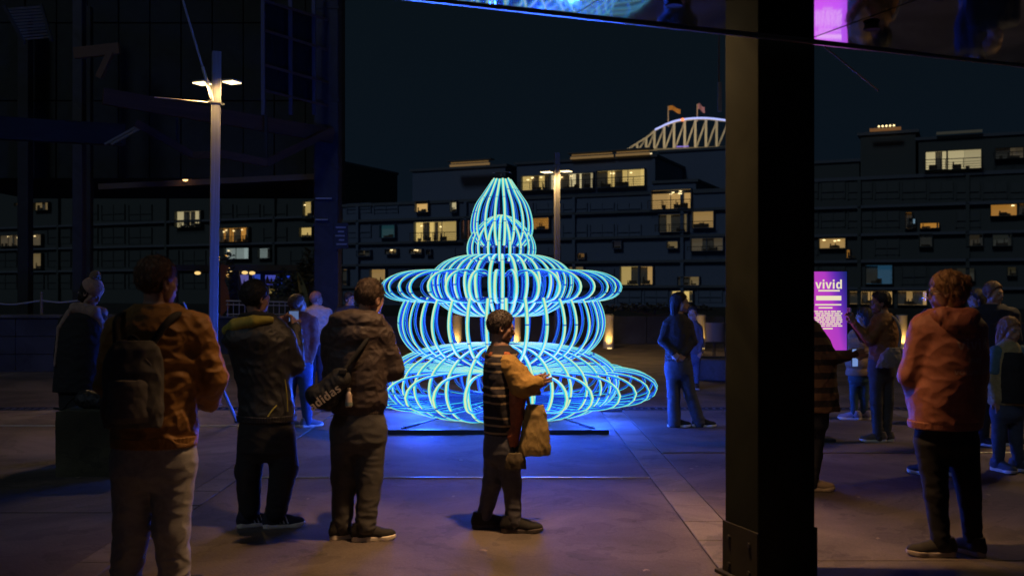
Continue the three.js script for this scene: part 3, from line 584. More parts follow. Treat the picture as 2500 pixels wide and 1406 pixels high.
  for (let i = 0; i < 4; i++) { const a = i / 4 * 2 * Math.PI + 0.9; src.push([0.8 * Math.cos(a), 1.12, 0.8 * Math.sin(a), 6], [0.85 * Math.cos(a), 1.7, 0.85 * Math.sin(a), 3.2]); }
  src.push([0, 2.5, 0, 6]);
  for (const [x, y, z, k] of src) { const l = new THREE.PointLight(BL, k, 0, 2); l.position.set(x, y, z); l.castShadow = true; l.shadow.radius = 9; l.shadow.mapSize.set(256, 256); t.add(l); }
}

// ---------------------------------------------------------------- apartment buildings across the water
const FD = px => 118 / (1 + 0.000186 * (px - 1250));
const FU = px => Math.sign(px - 1250) * Math.hypot((px - 1250) / F * FD(px), FD(px) - 118);
const FY = (px, py) => EYE + (HY - py) / F * FD(px);
const FT = -Math.atan2(0.4125, 0.911);
const lampBit = glow(S(255, 225, 160), 2.2);
const railM = M(C(0.02, 0.02, 0.022), 0.6), curtainM = M(C(0.5, 0.42, 0.3), 0.9), frameM = M(C(0.05, 0.05, 0.055), 0.5), paneM = new THREE.MeshPhysicalMaterial({ color: 0xffffff, roughness: 0.03, transmission: 1, thickness: 0, ior: 1.5, side: THREE.DoubleSide });
const darkThing = M(C(0.14, 0.1, 0.06), 0.8), lightWall = {};
function building(label, a, b, roofPy, floors, wallM, slabM, steps = []) {
  const mid = (a + b) / 2, u0 = FU(mid), pos = [u0 * Math.cos(FT), -1.5, -118 - u0 * Math.sin(FT)];
  const t = thing('apartment_building', label, 'building', pos, FT), L = px => FU(px) - u0, Y = (px, py) => FY(px, py) + 1.5;
  const w = L(b) - L(a), x = (L(a) + L(b)) / 2, top = Y(mid, roofPy); // lower roof
  part('wall', uvBox(bx(w, top, 14, x, top / 2, -7)), wallM, t);
  for (const py of floors) part('floor_slab', bx(w + 0.1, 0.28, 0.5, x, Y(mid, py), 0.25), slabM, t);
  part('roof', uvBox(bx(w + 0.2, 0.35, 14.4, x, top + 0.17, -7)), slabM, t);
  for (const [p0, p1, py, back, deep] of steps) { const X = (L(p0) + L(p1)) / 2, W = L(p1) - L(p0), T = Y((p0 + p1) / 2, py); part('upper_storey', uvBox(bx(W, T - top - 0.34, deep, X, (T + top + 0.34) / 2, back - deep / 2)), wallM, t); part('roof', bx(W + 0.6, 0.3, deep + 0.5, X, T + 0.15, back - deep / 2), slabM, t); }
  for (let px = a + 40; px < b; px += 264) part('pier', bx(0.35, top, 0.5, L(px), top / 2, 0.25), wallM, t);
  const lit = [];
  return { t, L, Y, lit, mid, a, b, wall: wallM.color, frameM: M(wallM.color.clone().multiplyScalar(0.8), 0.7) };
}
const roomTex = {};
function litWindow(B, x0, y0, x1, y1, col, o = {}) {
  const m = (x0 + x1) / 2, X0 = B.L(x0), X1 = B.L(x1), Y1 = B.Y(m, y0), Y0 = B.Y(m, y1), w = X1 - X0, h = Y1 - Y0;
  B.lit.push([x0, y0, x1, y1]);
  const g = sub('window', B.t, [X0, Y0, 0.02]), rg = (...p) => bx(...p);
  for (let x = 0; x < w - 0.01;) {                                                  // rooms side by side, each with its own lamp setting
    const rw = Math.min(w - x, rr(1.2, 3)), kk = (o.k ?? 1) * [0.62, 0.85, 1, 1.12][Math.floor(rnd() * 4)], key = col.getHexString() + kk.toFixed(2);
    part('lit_room', bx(rw - 0.02, h, 0.04, x + rw / 2, h / 2, 0.03), lightWall[key] ??= glow(col, kk, C(0.3, 0.25, 0.18)), g); x += rw;
  }
  const cut = [], dk = [], lights = [];
  const curt = o.curtain ?? 0.35; let x = 0;
  while (x < w) { const cw = rr(0.4, 1.3); if (rnd() < curt) for (let q = 0; q < cw && x + q < w - 0.1; q += 0.16) cut.push(new THREE.CylinderGeometry(0.075, 0.09, h * 0.96, 7, 1).translate(x + q + 0.09, h / 2, 0.2)); x += cw + rr(0.2, 1); }
  if (o.stuff !== false) for (let i = 0; i < Math.max(2, w * 0.9); i++) { const fw = rr(0.25, 0.9), fh = rr(0.15, h * 0.3), fx = rr(0.1, Math.max(0.15, w - fw - 0.1)); dk.push(rbx(fw, fh, 0.2, 0.04, fx + fw / 2, fh / 2 + 0.02, 0.38)); if (rnd() < 0.5) dk.push(rbx(fw * 0.16, fh + rr(0.1, 0.5), 0.15, 0.02, fx + 0.1, fh / 2 + 0.2, 0.42)); }
  if (o.lamps) for (let i = 0; i < o.lamps; i++) lights.push(new THREE.SphereGeometry(0.11, 8, 6).scale(1.5, 0.55, 1).translate(rr(0.15, 0.85) * w, h * rr(0.72, 0.9), 0.45));
  if (o.blind) for (let y = 0.1; y < h; y += 0.2) dk.push(bx(w, 0.07, 0.03, w / 2, y, 0.5));
  if (cut.length) part('curtain', cut, curtainM, g);
  if (dk.length) part(o.blind ? 'blind_slats' : 'furniture', dk, darkThing, g);
  if (lights.length) part('ceiling_light', lights, lampBit, g);
  part('pane', new THREE.PlaneGeometry(w - 0.1, h - 0.1).translate(w / 2, h / 2, 0.53), paneM, g);
  const fr = [bx(0.08, h + 0.16, 0.6, -0.04, h / 2, 0.3), bx(0.08, h + 0.16, 0.6, w + 0.04, h / 2, 0.3), bx(w, 0.08, 0.6, w / 2, h + 0.04, 0.3), bx(w, 0.08, 0.6, w / 2, -0.04, 0.3)];
  for (let i = 1; i < Math.round(w / (o.mull ?? 2.2)); i++) fr.push(bx(0.07, h, 0.06, i * w / Math.round(w / (o.mull ?? 2.2)), h / 2, 0.57));
  part('frame', fr, B.frameM, g);
  if (o.rail) { const r = [bx(w + 0.5, 0.07, 0.06, w / 2, h * o.rail, 1.2)]; for (let y = 0.12; y < h * o.rail - 0.1; y += 0.24) r.push(bx(w + 0.5, 0.035, 0.03, w / 2, y, 1.2)); for (let q = 0; q < w + 0.5; q += 1.6) r.push(bx(0.06, h * o.rail, 0.05, q - 0.2, h * o.rail / 2, 1.2)); part('balcony_rail', r, railM, g); }
  return g;
}
function darkWindows(B, rows, step, w) {
  const dm = M(B.wall.clone().multiplyScalar(0.97), 0.6), dm2 = M(B.wall.clone().multiplyScalar(0.9), 0.7);
  for (const [y0, y1] of rows) for (let px = B.a + 12; px < B.b - w; px += step) {
    if (B.lit.some(([a, b, c, d]) => a < px + w + 3 && c > px - 3 && b < y1 + 3 && d > y0 - 3)) continue;
    const m = px + w / 2, g = sub('window', B.t, [B.L(px), B.Y(m, y1), 0.02]), W = B.L(px + w) - B.L(px), H = B.Y(m, y0) - B.Y(m, y1);
    part('pane', bx(W, H, 0.05, W / 2, H / 2, 0.03), dm, g);
    part('frame', [bx(0.09, H, 0.2, 0, H / 2, 0.1), bx(0.09, H, 0.2, W, H / 2, 0.1), bx(0.07, H, 0.16, W * 0.5, H / 2, 0.08), bx(W, 0.08, 0.18, W / 2, H * 0.42, 0.09)], dm2, g);
  }
}
const wallBlue = M(C(0.15, 0.2, 0.3), 0.8), wallDark = M(C(0.085, 0.1, 0.095), 0.8), slabGrey = M(C(0.13, 0.15, 0.18), 0.8);
const w1 = S(196, 168, 98), w2 = S(188, 150, 88), w3 = S(172, 118, 46), wPale = S(190, 176, 132), wWhite = S(150, 168, 165), wDim = S(92, 78, 50), wDim2 = S(60, 52, 38), wBlue = S(32, 72, 98), wTeal = S(22, 52, 58);
{
  const B = building('long dark apartment block behind the sculpture with a top row of lit windows', 836, 1792, 486, [525, 585, 642, 700], wallBlue, slabGrey, [[985, 1215, 408, -2.2, 9], [1262, 1600, 393, -0.02, 12], [1600, 1700, 446, -0.02, 10], [1702, 1792, 470, -0.02, 8], [1540, 1792, 331, -12.2, 6]]);
  for (const a of [[1277, 430, 1345, 464, w1, { lamps: 4, rail: 0.5 }], [1347, 425, 1452, 461, wPale, { lamps: 2, curtain: 0.5, rail: 0.5 }], [1460, 416, 1577, 456, w1, { lamps: 3, rail: 0.5 }], [1594, 464, 1690, 510, w2, { lamps: 5, curtain: 0.1, rail: 0.42, k: 0.75 }], [1612, 524, 1682, 566, wDim, { rail: 0.4 }], [1694, 517, 1745, 556, w2, { k: 0.6, rail: 0.35 }], [1632, 590, 1658, 606, wDim, {}], [1690, 582, 1768, 612, wDim2, { rail: 0.3 }], [1518, 651, 1562, 695, w1, { curtain: 0.3 }], [1566, 651, 1597, 694, w2, { curtain: 0.8, k: 0.7 }], [1643, 711, 1694, 736, w1, {}], [1658, 676, 1710, 696, wDim, {}],
    [1018, 492, 1049, 518, w2, {}], [1104, 491, 1119, 518, wPale, {}], [1016, 542, 1119, 588, w1, { lamps: 2, rail: 0.42, curtain: 0.25 }], [1131, 538, 1151, 585, S(96, 62, 44), { blind: true }], [1301, 533, 1344, 559, w3, { blind: true }], [1414, 619, 1431, 632, S(120, 88, 48), {}], [1391, 652, 1428, 668, wDim, {}], [839, 658, 852, 694, w2, { k: 0.7 }], [908, 658, 945, 690, w2, { k: 0.75, curtain: 0.5 }], [876, 612, 908, 625, wDim2, {}], [945, 609, 974, 620, wDim, { lamps: 2 }], [1004, 609, 1034, 620, wDim2, { lamps: 2 }], [1045, 610, 1056, 622, wDim, {}], [932, 550, 968, 580, wTeal, {}], [1500, 590, 1520, 606, S(20, 20, 26), {}]]) litWindow(B, ...a);
  darkWindows(B, [[496, 520], [548, 580], [604, 636], [656, 694], [706, 738]], 66, 58);
  const strip = (x0, y0, x1, y1) => { const g = sub('roof_fascia', B.t, [B.L(x0), B.Y((x0 + x1) / 2, (y0 + y1) / 2), 0.6]); const w = B.L(x1) - B.L(x0), m = glow(S(120, 92, 52), 0.8, C(0.4, 0.32, 0.2)); part('soffit_light', bx(w, 0.26, 0.2, w / 2, -0.2, 0), m, g); part('soffit_light', bx(w * 0.94, 0.1, 0.2, w / 2, 0.12, 0), m, g); part('parapet', bx(w + 0.6, 0.14, 1.2, w / 2, 0.35, -0.2), slabGrey, g); };
  strip(1104, 403, 1200, 396); strip(1398, 386, 1502, 375); strip(1508, 377, 1590, 371);
  const C2 = building('dark apartment block at far left beyond the gantry with few lit windows', -160, 832, 430, [545, 602, 660], wallDark, slabGrey);
  for (const a of [[432, 516, 495, 554, wPale, { k: 0.65, rail: 0.4, curtain: 0.6 }], [534, 557, 611, 590, w3, { lamps: 4, rail: 0.35 }], [552, 606, 612, 632, wWhite, { k: 0.7, lamps: 1, stuff: false }], [634, 607, 664, 630, wWhite, { k: 0.8, blind: true, stuff: false }], [745, 493, 766, 533, w1, { lamps: 1 }], [736, 556, 766, 578, w1, {}], [86, 495, 122, 513, wDim, {}], [0, 574, 105, 600, wDim2, { lamps: 4 }], [80, 619, 105, 655, wDim, {}], [40, 496, 60, 503, wDim, {}]]) litWindow(C2, ...a);
  darkWindows(C2, [[500, 538], [556, 595], [612, 652], [668, 705]], 66, 56);
  const R = building('dark apartment block at right behind the column with a pale lit upper window', 1796, 2760, 432, [500, 570, 636, 704], wallDark, slabGrey, [[1796, 2096, 398, -1.5, 10], [2100, 2236, 324, -1, 9], [2244, 2560, 334, -0.02, 12], [2562, 2760, 380, -0.02, 12]]);
  for (const a of [[2262, 371, 2312, 415, wPale, { k: 0.75, rail: 0.5 }], [2316, 367, 2397, 413, wPale, { k: 0.68, rail: 0.5 }], [2432, 362, 2500, 388, wDim2, { rail: 0.5 }], [2421, 500, 2484, 527, w3, { k: 0.7, lamps: 1 }], [2488, 497, 2530, 524, w3, { k: 0.7 }], [2213, 519, 2229, 558, w3, { k: 0.75 }], [2249, 545, 2294, 557, w3, { k: 0.75 }], [2222, 535, 2236, 550, S(110, 140, 160), { k: 0.8, stuff: false, curtain: 0 }], [2003, 583, 2066, 606, w2, { k: 0.6, lamps: 3 }], [2069, 610, 2077, 630, w3, { k: 0.6 }], [2116, 648, 2180, 693, wBlue, {}], [2247, 573, 2277, 602, S(30, 34, 34), {}], [2362, 574, 2400, 600, S(44, 38, 26), {}], [2426, 574, 2470, 600, S(26, 28, 24), {}], [2338, 655, 2380, 685, S(28, 28, 22), {}], [2462, 652, 2482, 672, S(44, 40, 24), {}], [2076, 712, 2180, 742, w2, { k: 0.75, curtain: 0.4 }], [2194, 711, 2264, 744, w2, { k: 0.75, curtain: 0.3 }]]) litWindow(R, ...a);
  darkWindows(R, [[445, 485], [515, 555], [582, 622], [650, 694]], 66, 58);
  const g = sub('roof_fascia', R.t, [R.L(2126), R.Y(2160, 318), 0.6]); const w = R.L(2202) - R.L(2126); part('soffit_light', bx(w, 0.3, 0.3, w / 2, 0, 0), glow(S(110, 70, 26), 0.8), g);
  for (let i = 0; i < 5; i++) part('lamp_dot', new THREE.SphereGeometry(0.1, 8, 6).translate(w * (0.3 + i * 0.12), 0.3, 0.2), lampBit, g);
  const g3 = sub('roof_fascia', R.t, [R.L(2288), R.Y(2340, 325), 0.6]); const w3_ = R.L(2400) - R.L(2288); part('soffit_light', bx(w3_, 0.24, 0.3, w3_ / 2, 0, 0), glow(S(40, 38, 26), 0.8), g3);
}

// ---------------------------------------------------------------- the arch bridge far behind, with its flags
{
  const d = 420, o = P(1700, 365, d), t = thing('arch_bridge', 'distant steel arch bridge with lit top rim, rising above the roofs', 'bridge', [o.x, 0, o.z]);
  const q = (px, py, dz = 0) => P(px, py, d - dz).sub(V(o.x, 0, o.z)), ironM = M(C(0.42, 0.4, 0.36), 0.7), rim = glow(S(150, 165, 235), 1.2), iron0 = M(C(0.15, 0.14, 0.12), 0.8);
  const topPts = [[1530, 366], [1560, 347], [1585, 331], [1600, 318], [1640, 300], [1670, 293], [1720, 290], [1770, 295], [1840, 308], [1920, 335], [1980, 366]];
  const tc = new THREE.CatmullRomCurve3(topPts.map(([a, b]) => q(a, b))), yTop = px => { let i = 0; while (i < topPts.length - 2 && topPts[i + 1][0] < px) i++; const A = topPts[i], B = topPts[i + 1]; return A[1] + (B[1] - A[1]) * (px - A[0]) / (B[0] - A[0]); };
  part('top_chord', new THREE.TubeGeometry(tc, 60, 0.5, 6), ironM, t);
  part('rim_light', new THREE.TubeGeometry(new THREE.CatmullRomCurve3(topPts.slice(3, 9).map(([a, b]) => q(a, b - 2, 1))), 40, 0.42, 6), rim, t);
  part('bottom_chord', bar(q(1528, 368), q(1985, 352), 0.9, 0.9), iron0, t);
  const xs = [1556, 1578, 1598, 1622, 1646, 1672, 1698, 1724, 1750, 1778, 1806];
  xs.forEach((x, i) => {
    const lowY = px => 368 - (px - 1528) * 0.034;
    if (i % 1 === 0) part('post', bar(q(x, yTop(x) + 2), q(x, lowY(x)), 0.95, 0.7), ironM, t);
    if (i < xs.length - 1) part('diagonal', bar(q(xs[i + 1], yTop(xs[i + 1]) + 3, -3), q(x + 2, lowY(x), -3), 0.8, 0.7), ironM, t);
  });
  part('beacon_light', new THREE.SphereGeometry(0.7, 8, 6).translate(...q(1667, 292, 2).toArray()), glow(S(255, 120, 60), 2), t);
  part('deck_light', bar(q(1652, 358, 2), q(1682, 357, 2), 0.35), glow(S(90, 60, 220), 1), t);
  for (const px of [1590, 1670, 1750]) {                                            // floodlights on the deck, towards the trusses
    const p = q(px, 372, 34), l = new THREE.SpotLight(S(255, 226, 170), 1500, 0, 0.75, 0.8, 2);
    part('flood_lamp', bx(0.8, 0.6, 0.5, p.x, p.y - 0.5, p.z), glow(S(255, 226, 170), 1), t);
    l.position.copy(p); l.target.position.copy(q(px, 312)); l.castShadow = true; l.shadow.radius = 10; t.add(l, l.target);
  }
  part('approach_pier', bx(30, 55, 8, q(1990, 366).x, 27, -4), iron0, t);
  part('approach_pier', bx(10, 55, 8, q(1500, 366).x, 27, -4), iron0, t);
  for (const [px, top, base, w, h, c, lab] of [[1632, 259, 304, 30, 11, C(0.6, 0.26, 0.05), 'orange flag on a thin pole above the left half of the arch bridge'], [1703, 254, 291, 18, 14, C(0.5, 0.25, 0.38), 'pinkish flag on a thin pole above the crown of the arch bridge']]) {
    const b = P(px, base, d), f = thing('flag', lab, 'flag', b.toArray()), s = d / F;
    part('flagpole', rod(V(0, -1, 0), V(0, (base - top) * s, 0), 0.28, 6), M(C(0.4, 0.3, 0.25), 0.6), f);
    const g = new THREE.PlaneGeometry(w * s, h * s, 10, 3), p = g.attributes.position; for (let i = 0; i < p.count; i++) { const u = p.getX(i) / (w * s) + 0.5; p.setZ(i, Math.sin(u * 7) * 0.5); p.setY(i, p.getY(i) + Math.sin(u * 5) * 0.5 - u * 0.9); }
    g.computeVertexNormals(); part('flag_cloth', g.translate(w * s / 2, (base - top) * s - h * s / 2, 0), cloth(c, 0.8), f);
  }
}

// ---------------------------------------------------------------- things on the plaza
{
  // low walls, fence, rope barrier
  const wl = P(225, 905, 20), lw = thing('low_wall', 'long low dark wall across the left side, behind the person in the beanie', 'wall', [P(215, 905, 20).x, 0, -20.2]), wm = M(C(0.06, 0.06, 0.065), 0.8, { map: concreteMap });
  for (let i = 0; i < 5; i++) for (let j = 0; j < 3; j++) part('wall_panel', uvBox(rbx(0.99, 0.352, 0.3, 0.008, -2.0 + i, 0.178 + j * 0.36, 0)), wm, lw);
  part('coping', uvBox(rbx(5.1, 0.07, 0.4, 0.015, 0, 1.125, 0)), M(C(0.16, 0.14, 0.11), 0.75, { map: concreteMap }), lw);
  const rb = thing('rope_barrier', 'sagging pale rope on short posts above the low wall at far left', 'barrier', [P(60, 765, 20.3).x, 1.16, -20.3]);
  for (const x of [-0.9, 0.33, 1.1]) part('post', [new THREE.CylinderGeometry(0.025, 0.03, 0.42, 8).translate(x, 0.21, 0), new THREE.SphereGeometry(0.035, 8, 6).translate(x, 0.43, 0)], M(C(0.2, 0.15, 0.1), 0.6), rb);
  part('rope', [tube([V(-0.9, 0.27, 0), V(-0.3, 0.2, 0), V(0.33, 0.28, 0)], 0.02), tube([V(0.33, 0.28, 0), V(0.7, 0.24, 0), V(1.1, 0.28, 0)], 0.02)], cloth(C(0.4, 0.37, 0.33)), rb);
  const mw = thing('low_wall', 'dark low wall behind the two photographers at left, carrying a metal railing', 'wall', [P(670, 870, 26).x, 0, -26]);
  for (let i = 0; i < 4; i++) part('wall_panel', uvBox(rbx(0.86, 0.93, 0.3, 0.01, -1.3 + i * 0.87, 0.465, 0)), wm, mw);
  part('coping', rbx(3.6, 0.05, 0.4, 0.01, 0, 0.955, 0), M(C(0.12, 0.11, 0.1), 0.7), mw);
  const fe = thing('metal_railing', 'pale metal railing with vertical bars on the dark wall left of centre', 'railing', [P(635, 774, 26).x, 0.98, -26]), fm = M(C(0.4, 0.38, 0.34), 0.4, { metalness: 0.6 });
  part('top_rail', [rod(V(-0.9, 0.4, 0), V(1, 0.36, 0), 0.02), rod(V(-0.9, 0.3, 0), V(1, 0.27, 0), 0.014), rod(V(-0.9, 0.05, 0), V(1, 0.05, 0), 0.014)], fm, fe);
  for (let i = 0; i < 13; i++) part('bar', rod(V(-0.86 + i * 0.15, 0, 0), V(-0.86 + i * 0.15, 0.36, 0), 0.012, 6), fm, fe);
  const bw = thing('low_wall', 'dark planter wall running behind the sculpture between the uplit bollards', 'wall', [P(1295, 850, 31).x, 0, -31]);
  for (let i = 0; i < 10; i++) part('wall_panel', uvBox(rbx(1.19, 0.86, 0.4, 0.012, -5.4 + i * 1.2, 0.43, 0)), wm, bw);
  const rw = thing('low_wall', 'dark planter wall at right behind the people by the sign', 'wall', [P(2280, 850, 31).x, 0, -31]);
  for (let i = 0; i < 7; i++) part('wall_panel', uvBox(rbx(1.19, 0.62, 0.4, 0.012, -3.6 + i * 1.2, 0.31, 0)), wm, rw);
  // hedge plants standing on the planter wall
  const leafG = () => { const g = new THREE.PlaneGeometry(0.16, 0.07, 2, 1); const p = g.attributes.position; for (let i = 0; i < p.count; i++) { p.setZ(i, -Math.abs(p.getX(i)) * 0.5); if (Math.abs(p.getX(i)) > 0.07) p.setY(i, p.getY(i) * 0.2); } g.computeVertexNormals(); return g; };
  const L0 = leafG();
  function shrub(label, x, y, z, rx, ry, rz, n, col, tall, group) {
    const t = thing('shrub', label, 'plant', [x, y, z], 0, group), lv = [], st = [];
    for (let i = 0; i < n; i++) { const a = rr(0, 6.28), k = Math.cbrt(rnd()), e = rr(-0.2, 1); lv.push(L0.clone().rotateX(rr(-1, 1)).rotateY(rr(0, 6.28)).rotateZ(rr(-0.8, 0.8)).scale(rr(0.7, 1.6), rr(0.7, 1.6), rr(0.7, 1.6)).translate(Math.cos(a) * rx * k * Math.sqrt(1 - e * e * 0.8), (tall ?? 0) + ry * (0.5 + 0.5 * e * k), Math.sin(a) * rz * k)); }
    for (let i = 0; i < 7; i++) st.push(rod(V(rr(-0.1, 0.1), 0, 0), V(rr(-0.6, 0.6) * rx, (tall ?? 0) + ry * rr(0.4, 0.85), rr(-0.5, 0.5) * rz), 0.014, 5));
    part('stem', st, M(C(0.06, 0.045, 0.03), 0.9), t); part('foliage', lv, M(col, 0.6), t).userData.kind = 'stuff'; return t;
  }
  shrub('dark leafy shrub behind the heads of the two photographers at left', P(705, 735, 27).x, 0.95, -27, 0.5, 1.3, 0.4, 300, C(0.05, 0.06, 0.035));
  shrub('dark loose tree in front of the mast, above the cream coat', P(770, 735, 27.5).x, 0.95, -27.6, 0.55, 1.9, 0.4, 340, C(0.055, 0.06, 0.05));
  shrub('low dark planting on the wall behind the sculpture, left of the farther lamp post', P(1180, 800, 31.2).x, 0.86, -31.1, 1.9, 0.35, 0.2, 300, C(0.03, 0.035, 0.025));
  shrub('low dark planting on the wall right of the farther lamp post', P(1600, 800, 31.2).x, 0.86, -31.1, 1.9, 0.4, 0.2, 300, C(0.03, 0.035, 0.025));
  // banana-like plant with a tall pale blade
  const b0 = P(742, 690, 26.8), ba = thing('tall_leaf_plant', 'plant with one tall pale blade leaf leaning left, in front of the dark facade', 'plant', [b0.x, 0.98, -26.8]), bladeM = M(C(0.2, 0.19, 0.1), 0.6);
  const blade = (bx0, tx, ty, w) => { const g = new THREE.PlaneGeometry(w, 1, 4, 10).translate(0, 0.5, 0), p = g.attributes.position; for (let i = 0; i < p.count; i++) { const v = p.getY(i), ww = Math.sin(Math.PI * Math.min(0.98, 0.12 + v * 0.86)); p.setXYZ(i, bx0 + tx * v * v + p.getX(i) * ww, ty * v, Math.abs(p.getX(i)) * 0.6); } g.computeVertexNormals(); return g; };
  part('leaf', blade(0.05, -0.25, 1.25, 0.22), bladeM, ba); part('leaf', blade(0.1, 0.3, 0.85, 0.16), M(C(0.06, 0.07, 0.05), 0.6), ba); part('leaf', blade(-0.05, -0.45, 0.7, 0.15), M(C(0.06, 0.07, 0.05), 0.6), ba);
  // bollards lit from below
  [[1115, 'pale uplit bollard seen through the left half of the sculpture'], [1259, 'pale uplit bollard seen through the sculpture right of its mast'], [1486, 'pale uplit bollard standing right of the sculpture'], [1710, 'pale uplit bollard behind the long-haired person'], [2203, 'pale uplit bollard showing left of the red jacket']].forEach(([px, lab]) => {
    const t = thing('uplit_bollard', lab, 'bollard', [P(px, 850, 28.5).x, 0, -28.5], 0);
    part('post', uvBox(new THREE.LatheGeometry([[0, 0], [0.165, 0], [0.165, 0.02], [0.155, 0.04], [0.155, 0.9], [0.165, 0.93], [0.16, 0.96], [0, 0.97]].map(([a, b]) => new THREE.Vector2(a, b)), 20)), M(C(0.62, 0.56, 0.42), 0.8, { map: concreteMap }), t);
    part('lamp_ring', new THREE.CylinderGeometry(0.06, 0.07, 0.03, 14).translate(0, 0.015, 0.28), glow(S(255, 214, 140), 1.5), t);
    const l = new THREE.SpotLight(S(255, 200, 110), 4.2, 0, 0.85, 0.9, 2); l.position.set(0, 0.06, 0.3); l.target.position.set(0, 0.75, 0.08); l.castShadow = true; l.shadow.radius = 3; t.add(l, l.target);
  });
  // round planter and chairs at the right edge of the gap
  const rp = thing('round_planter', 'low dark round planter bench just left of the column', 'planter', [P(1768, 930, 18.2).x, 0, -18.4]);
  part('drum', new THREE.LatheGeometry([[0, 0], [0.52, 0], [0.54, 0.03], [0.54, 0.36], [0.51, 0.4], [0.44, 0.4], [0.43, 0.34], [0, 0.34]].map(([a, b]) => new THREE.Vector2(a, b)), 36), M(C(0.09, 0.09, 0.1), 0.7, { map: concreteMap }), rp);
  part('soil', new THREE.CylinderGeometry(0.43, 0.43, 0.03, 30).translate(0, 0.345, 0), M(C(0.03, 0.025, 0.02), 0.95), rp);
  const ch = thing('round_back_chair', 'dim chair with curved back behind the round planter', 'chair', [P(1748, 880, 24).x, 0, -24.2], 0.5), cm = M(C(0.2, 0.17, 0.14), 0.7);
  part('backrest', new THREE.CylinderGeometry(0.27, 0.24, 0.42, 20, 1, true, -1.6, 3.2).translate(0, 0.66, 0), cm, ch); part('seat', new THREE.CylinderGeometry(0.25, 0.24, 0.06, 20).translate(0, 0.44, 0), cm, ch);
  for (const [x, z] of [[-1, -1], [1, -1], [-1, 1], [1, 1]]) part('leg', rod(V(x * 0.17, 0.42, z * 0.17), V(x * 0.2, 0, z * 0.2), 0.014), blackSteel, ch);
  // stone block and bag
  const sb = thing('stone_block', 'rough stone cube at the left with a black bag lying on it', 'block', [P(218, 1165, 8.7).x, 0, -9.02], 0.02);
  { const g = new THREE.BoxGeometry(0.64, 0.575, 0.62, 24, 24, 24).translate(0, 0.2875, 0), p = g.attributes.position;
    for (let i = 0; i < p.count; i++) { const x = p.getX(i), y = p.getY(i), z = p.getZ(i), e = 1 - 0.03 * (Math.max(0, Math.abs(x) - 0.27) + Math.max(0, Math.abs(z) - 0.27)) * 8, n = 0.014 * N3(x * 6, y * 6, z * 6) + 0.006 * N3(x * 22, y * 22, z * 22); p.setXYZ(i, x * (1 + n) * e, y < 0.005 ? y : y + n * 0.6 - (y > 0.57 ? 0.02 * Math.max(0, Math.max(Math.abs(x), Math.abs(z)) - 0.28) * 10 : 0), z * (1 + n) * e); }
    g.computeVertexNormals(); part('stone_body', g, M(C(0.17, 0.155, 0.09), 0.9, { map: concreteMap, bumpMap: concreteBump, bumpScale: 0.02 }), sb); }
  const bb = thing('black_bag', 'slumped black bag lying on the stone block', 'bag', [P(228, 1003, 8.9).x, 0.572, -8.92]);
  part('bag_body', netOf(plus(join([ell([0, 0.075, 0], [0.17, 0.085, 0.11]), ell([0.1, 0.06, 0.02], [0.12, 0.065, 0.09]), ell([-0.09, 0.1, 0], [0.08, 0.06, 0.07])], 0.04), ridges(0.02, 14, 14)), 0.012), cloth(C(0.02, 0.02, 0.022), 0.6), bb);
  part('strap', tube([V(-0.14, 0.13, 0), V(-0.2, 0.07, 0.08), V(-0.24, 0.01, 0.1), V(-0.34, 0.012, 0.06)], 0.01), cloth(C(0.02, 0.02, 0.02)), bb);
  // lit sign pillar
  const D = 10.8, sp = P(2020, 855, D), sg = thing('sign_pillar', 'upright glowing pink and violet sign panel with cream lettering, right of the column', 'sign', [P(2021, 855, D).x, 0, -D], -0.02);
  const cv = document.createElement('canvas'); cv.width = 256; cv.height = 514; const c2 = cv.getContext('2d');
  const gr = c2.createLinearGradient(0, 60, 256, 0); gr.addColorStop(0, '#c842c0'); gr.addColorStop(0.45, '#b13cc4'); gr.addColorStop(0.72, '#5a2cae'); gr.addColorStop(1, '#16246e'); c2.fillStyle = gr; c2.fillRect(0, 0, 256, 514);
  c2.fillStyle = '#f0e6c0'; c2.font = 'bold 78px sans-serif'; c2.textAlign = 'center'; c2.textBaseline = 'alphabetic'; c2.fillText('vivid', 140, 112); c2.fillRect(70, 120, 140, 10);
  c2.fillRect(56, 158, 164, 30); c2.fillRect(50, 212, 170, 9); c2.fillRect(72, 232, 90, 9);
  for (let i = 0; i < 8; i++) { let x = 44 + (i % 3) * 6; while (x < 214) { const w = 14 + rnd() * 34; c2.fillRect(x, 256 + i * 13.5, Math.min(w, 226 - x), 8.5); x += w + 5; } } c2.fillRect(100, 368, 64, 9);
  const st = new THREE.CanvasTexture(cv); st.colorSpace = THREE.SRGBColorSpace;
  part('cabinet', rbx(0.43, 0.87, 0.1, 0.01, 0, 1.411, -0.06), blackSteel, sg);
  part('stand', rbx(0.14, 0.98, 0.08, 0.01, -0.1, 0.49, -0.06), blackSteel, sg);
  part('plinth', rbx(0.34, 0.03, 0.3, 0.008, -0.1, 0.015, -0.06), blackSteel, sg);
  part('sign_screen', new THREE.PlaneGeometry(0.425, 0.854).translate(0, 1.411, -0.004), new THREE.MeshStandardMaterial({ color: C(0.02, 0.02, 0.02), roughness: 0.35, emissive: 0xffffff, emissiveMap: st, emissiveIntensity: 0.95 }), sg);
  part('sign_frame', [bx(0.006, 0.87, 0.012, -0.2155, 1.411, 0), bx(0.006, 0.87, 0.012, 0.2155, 1.411, 0), bx(0.425, 0.006, 0.012, 0, 1.841, 0), bx(0.425, 0.006, 0.012, 0, 0.981, 0)], steel, sg);
  const al = new THREE.RectAreaLight(C(0.75, 0.12, 0.8), 1.2, 0.42, 0.85); al.position.set(0, 1.411, 0.02); sg.add(al); al.rotation.set(0, Math.PI, 0);
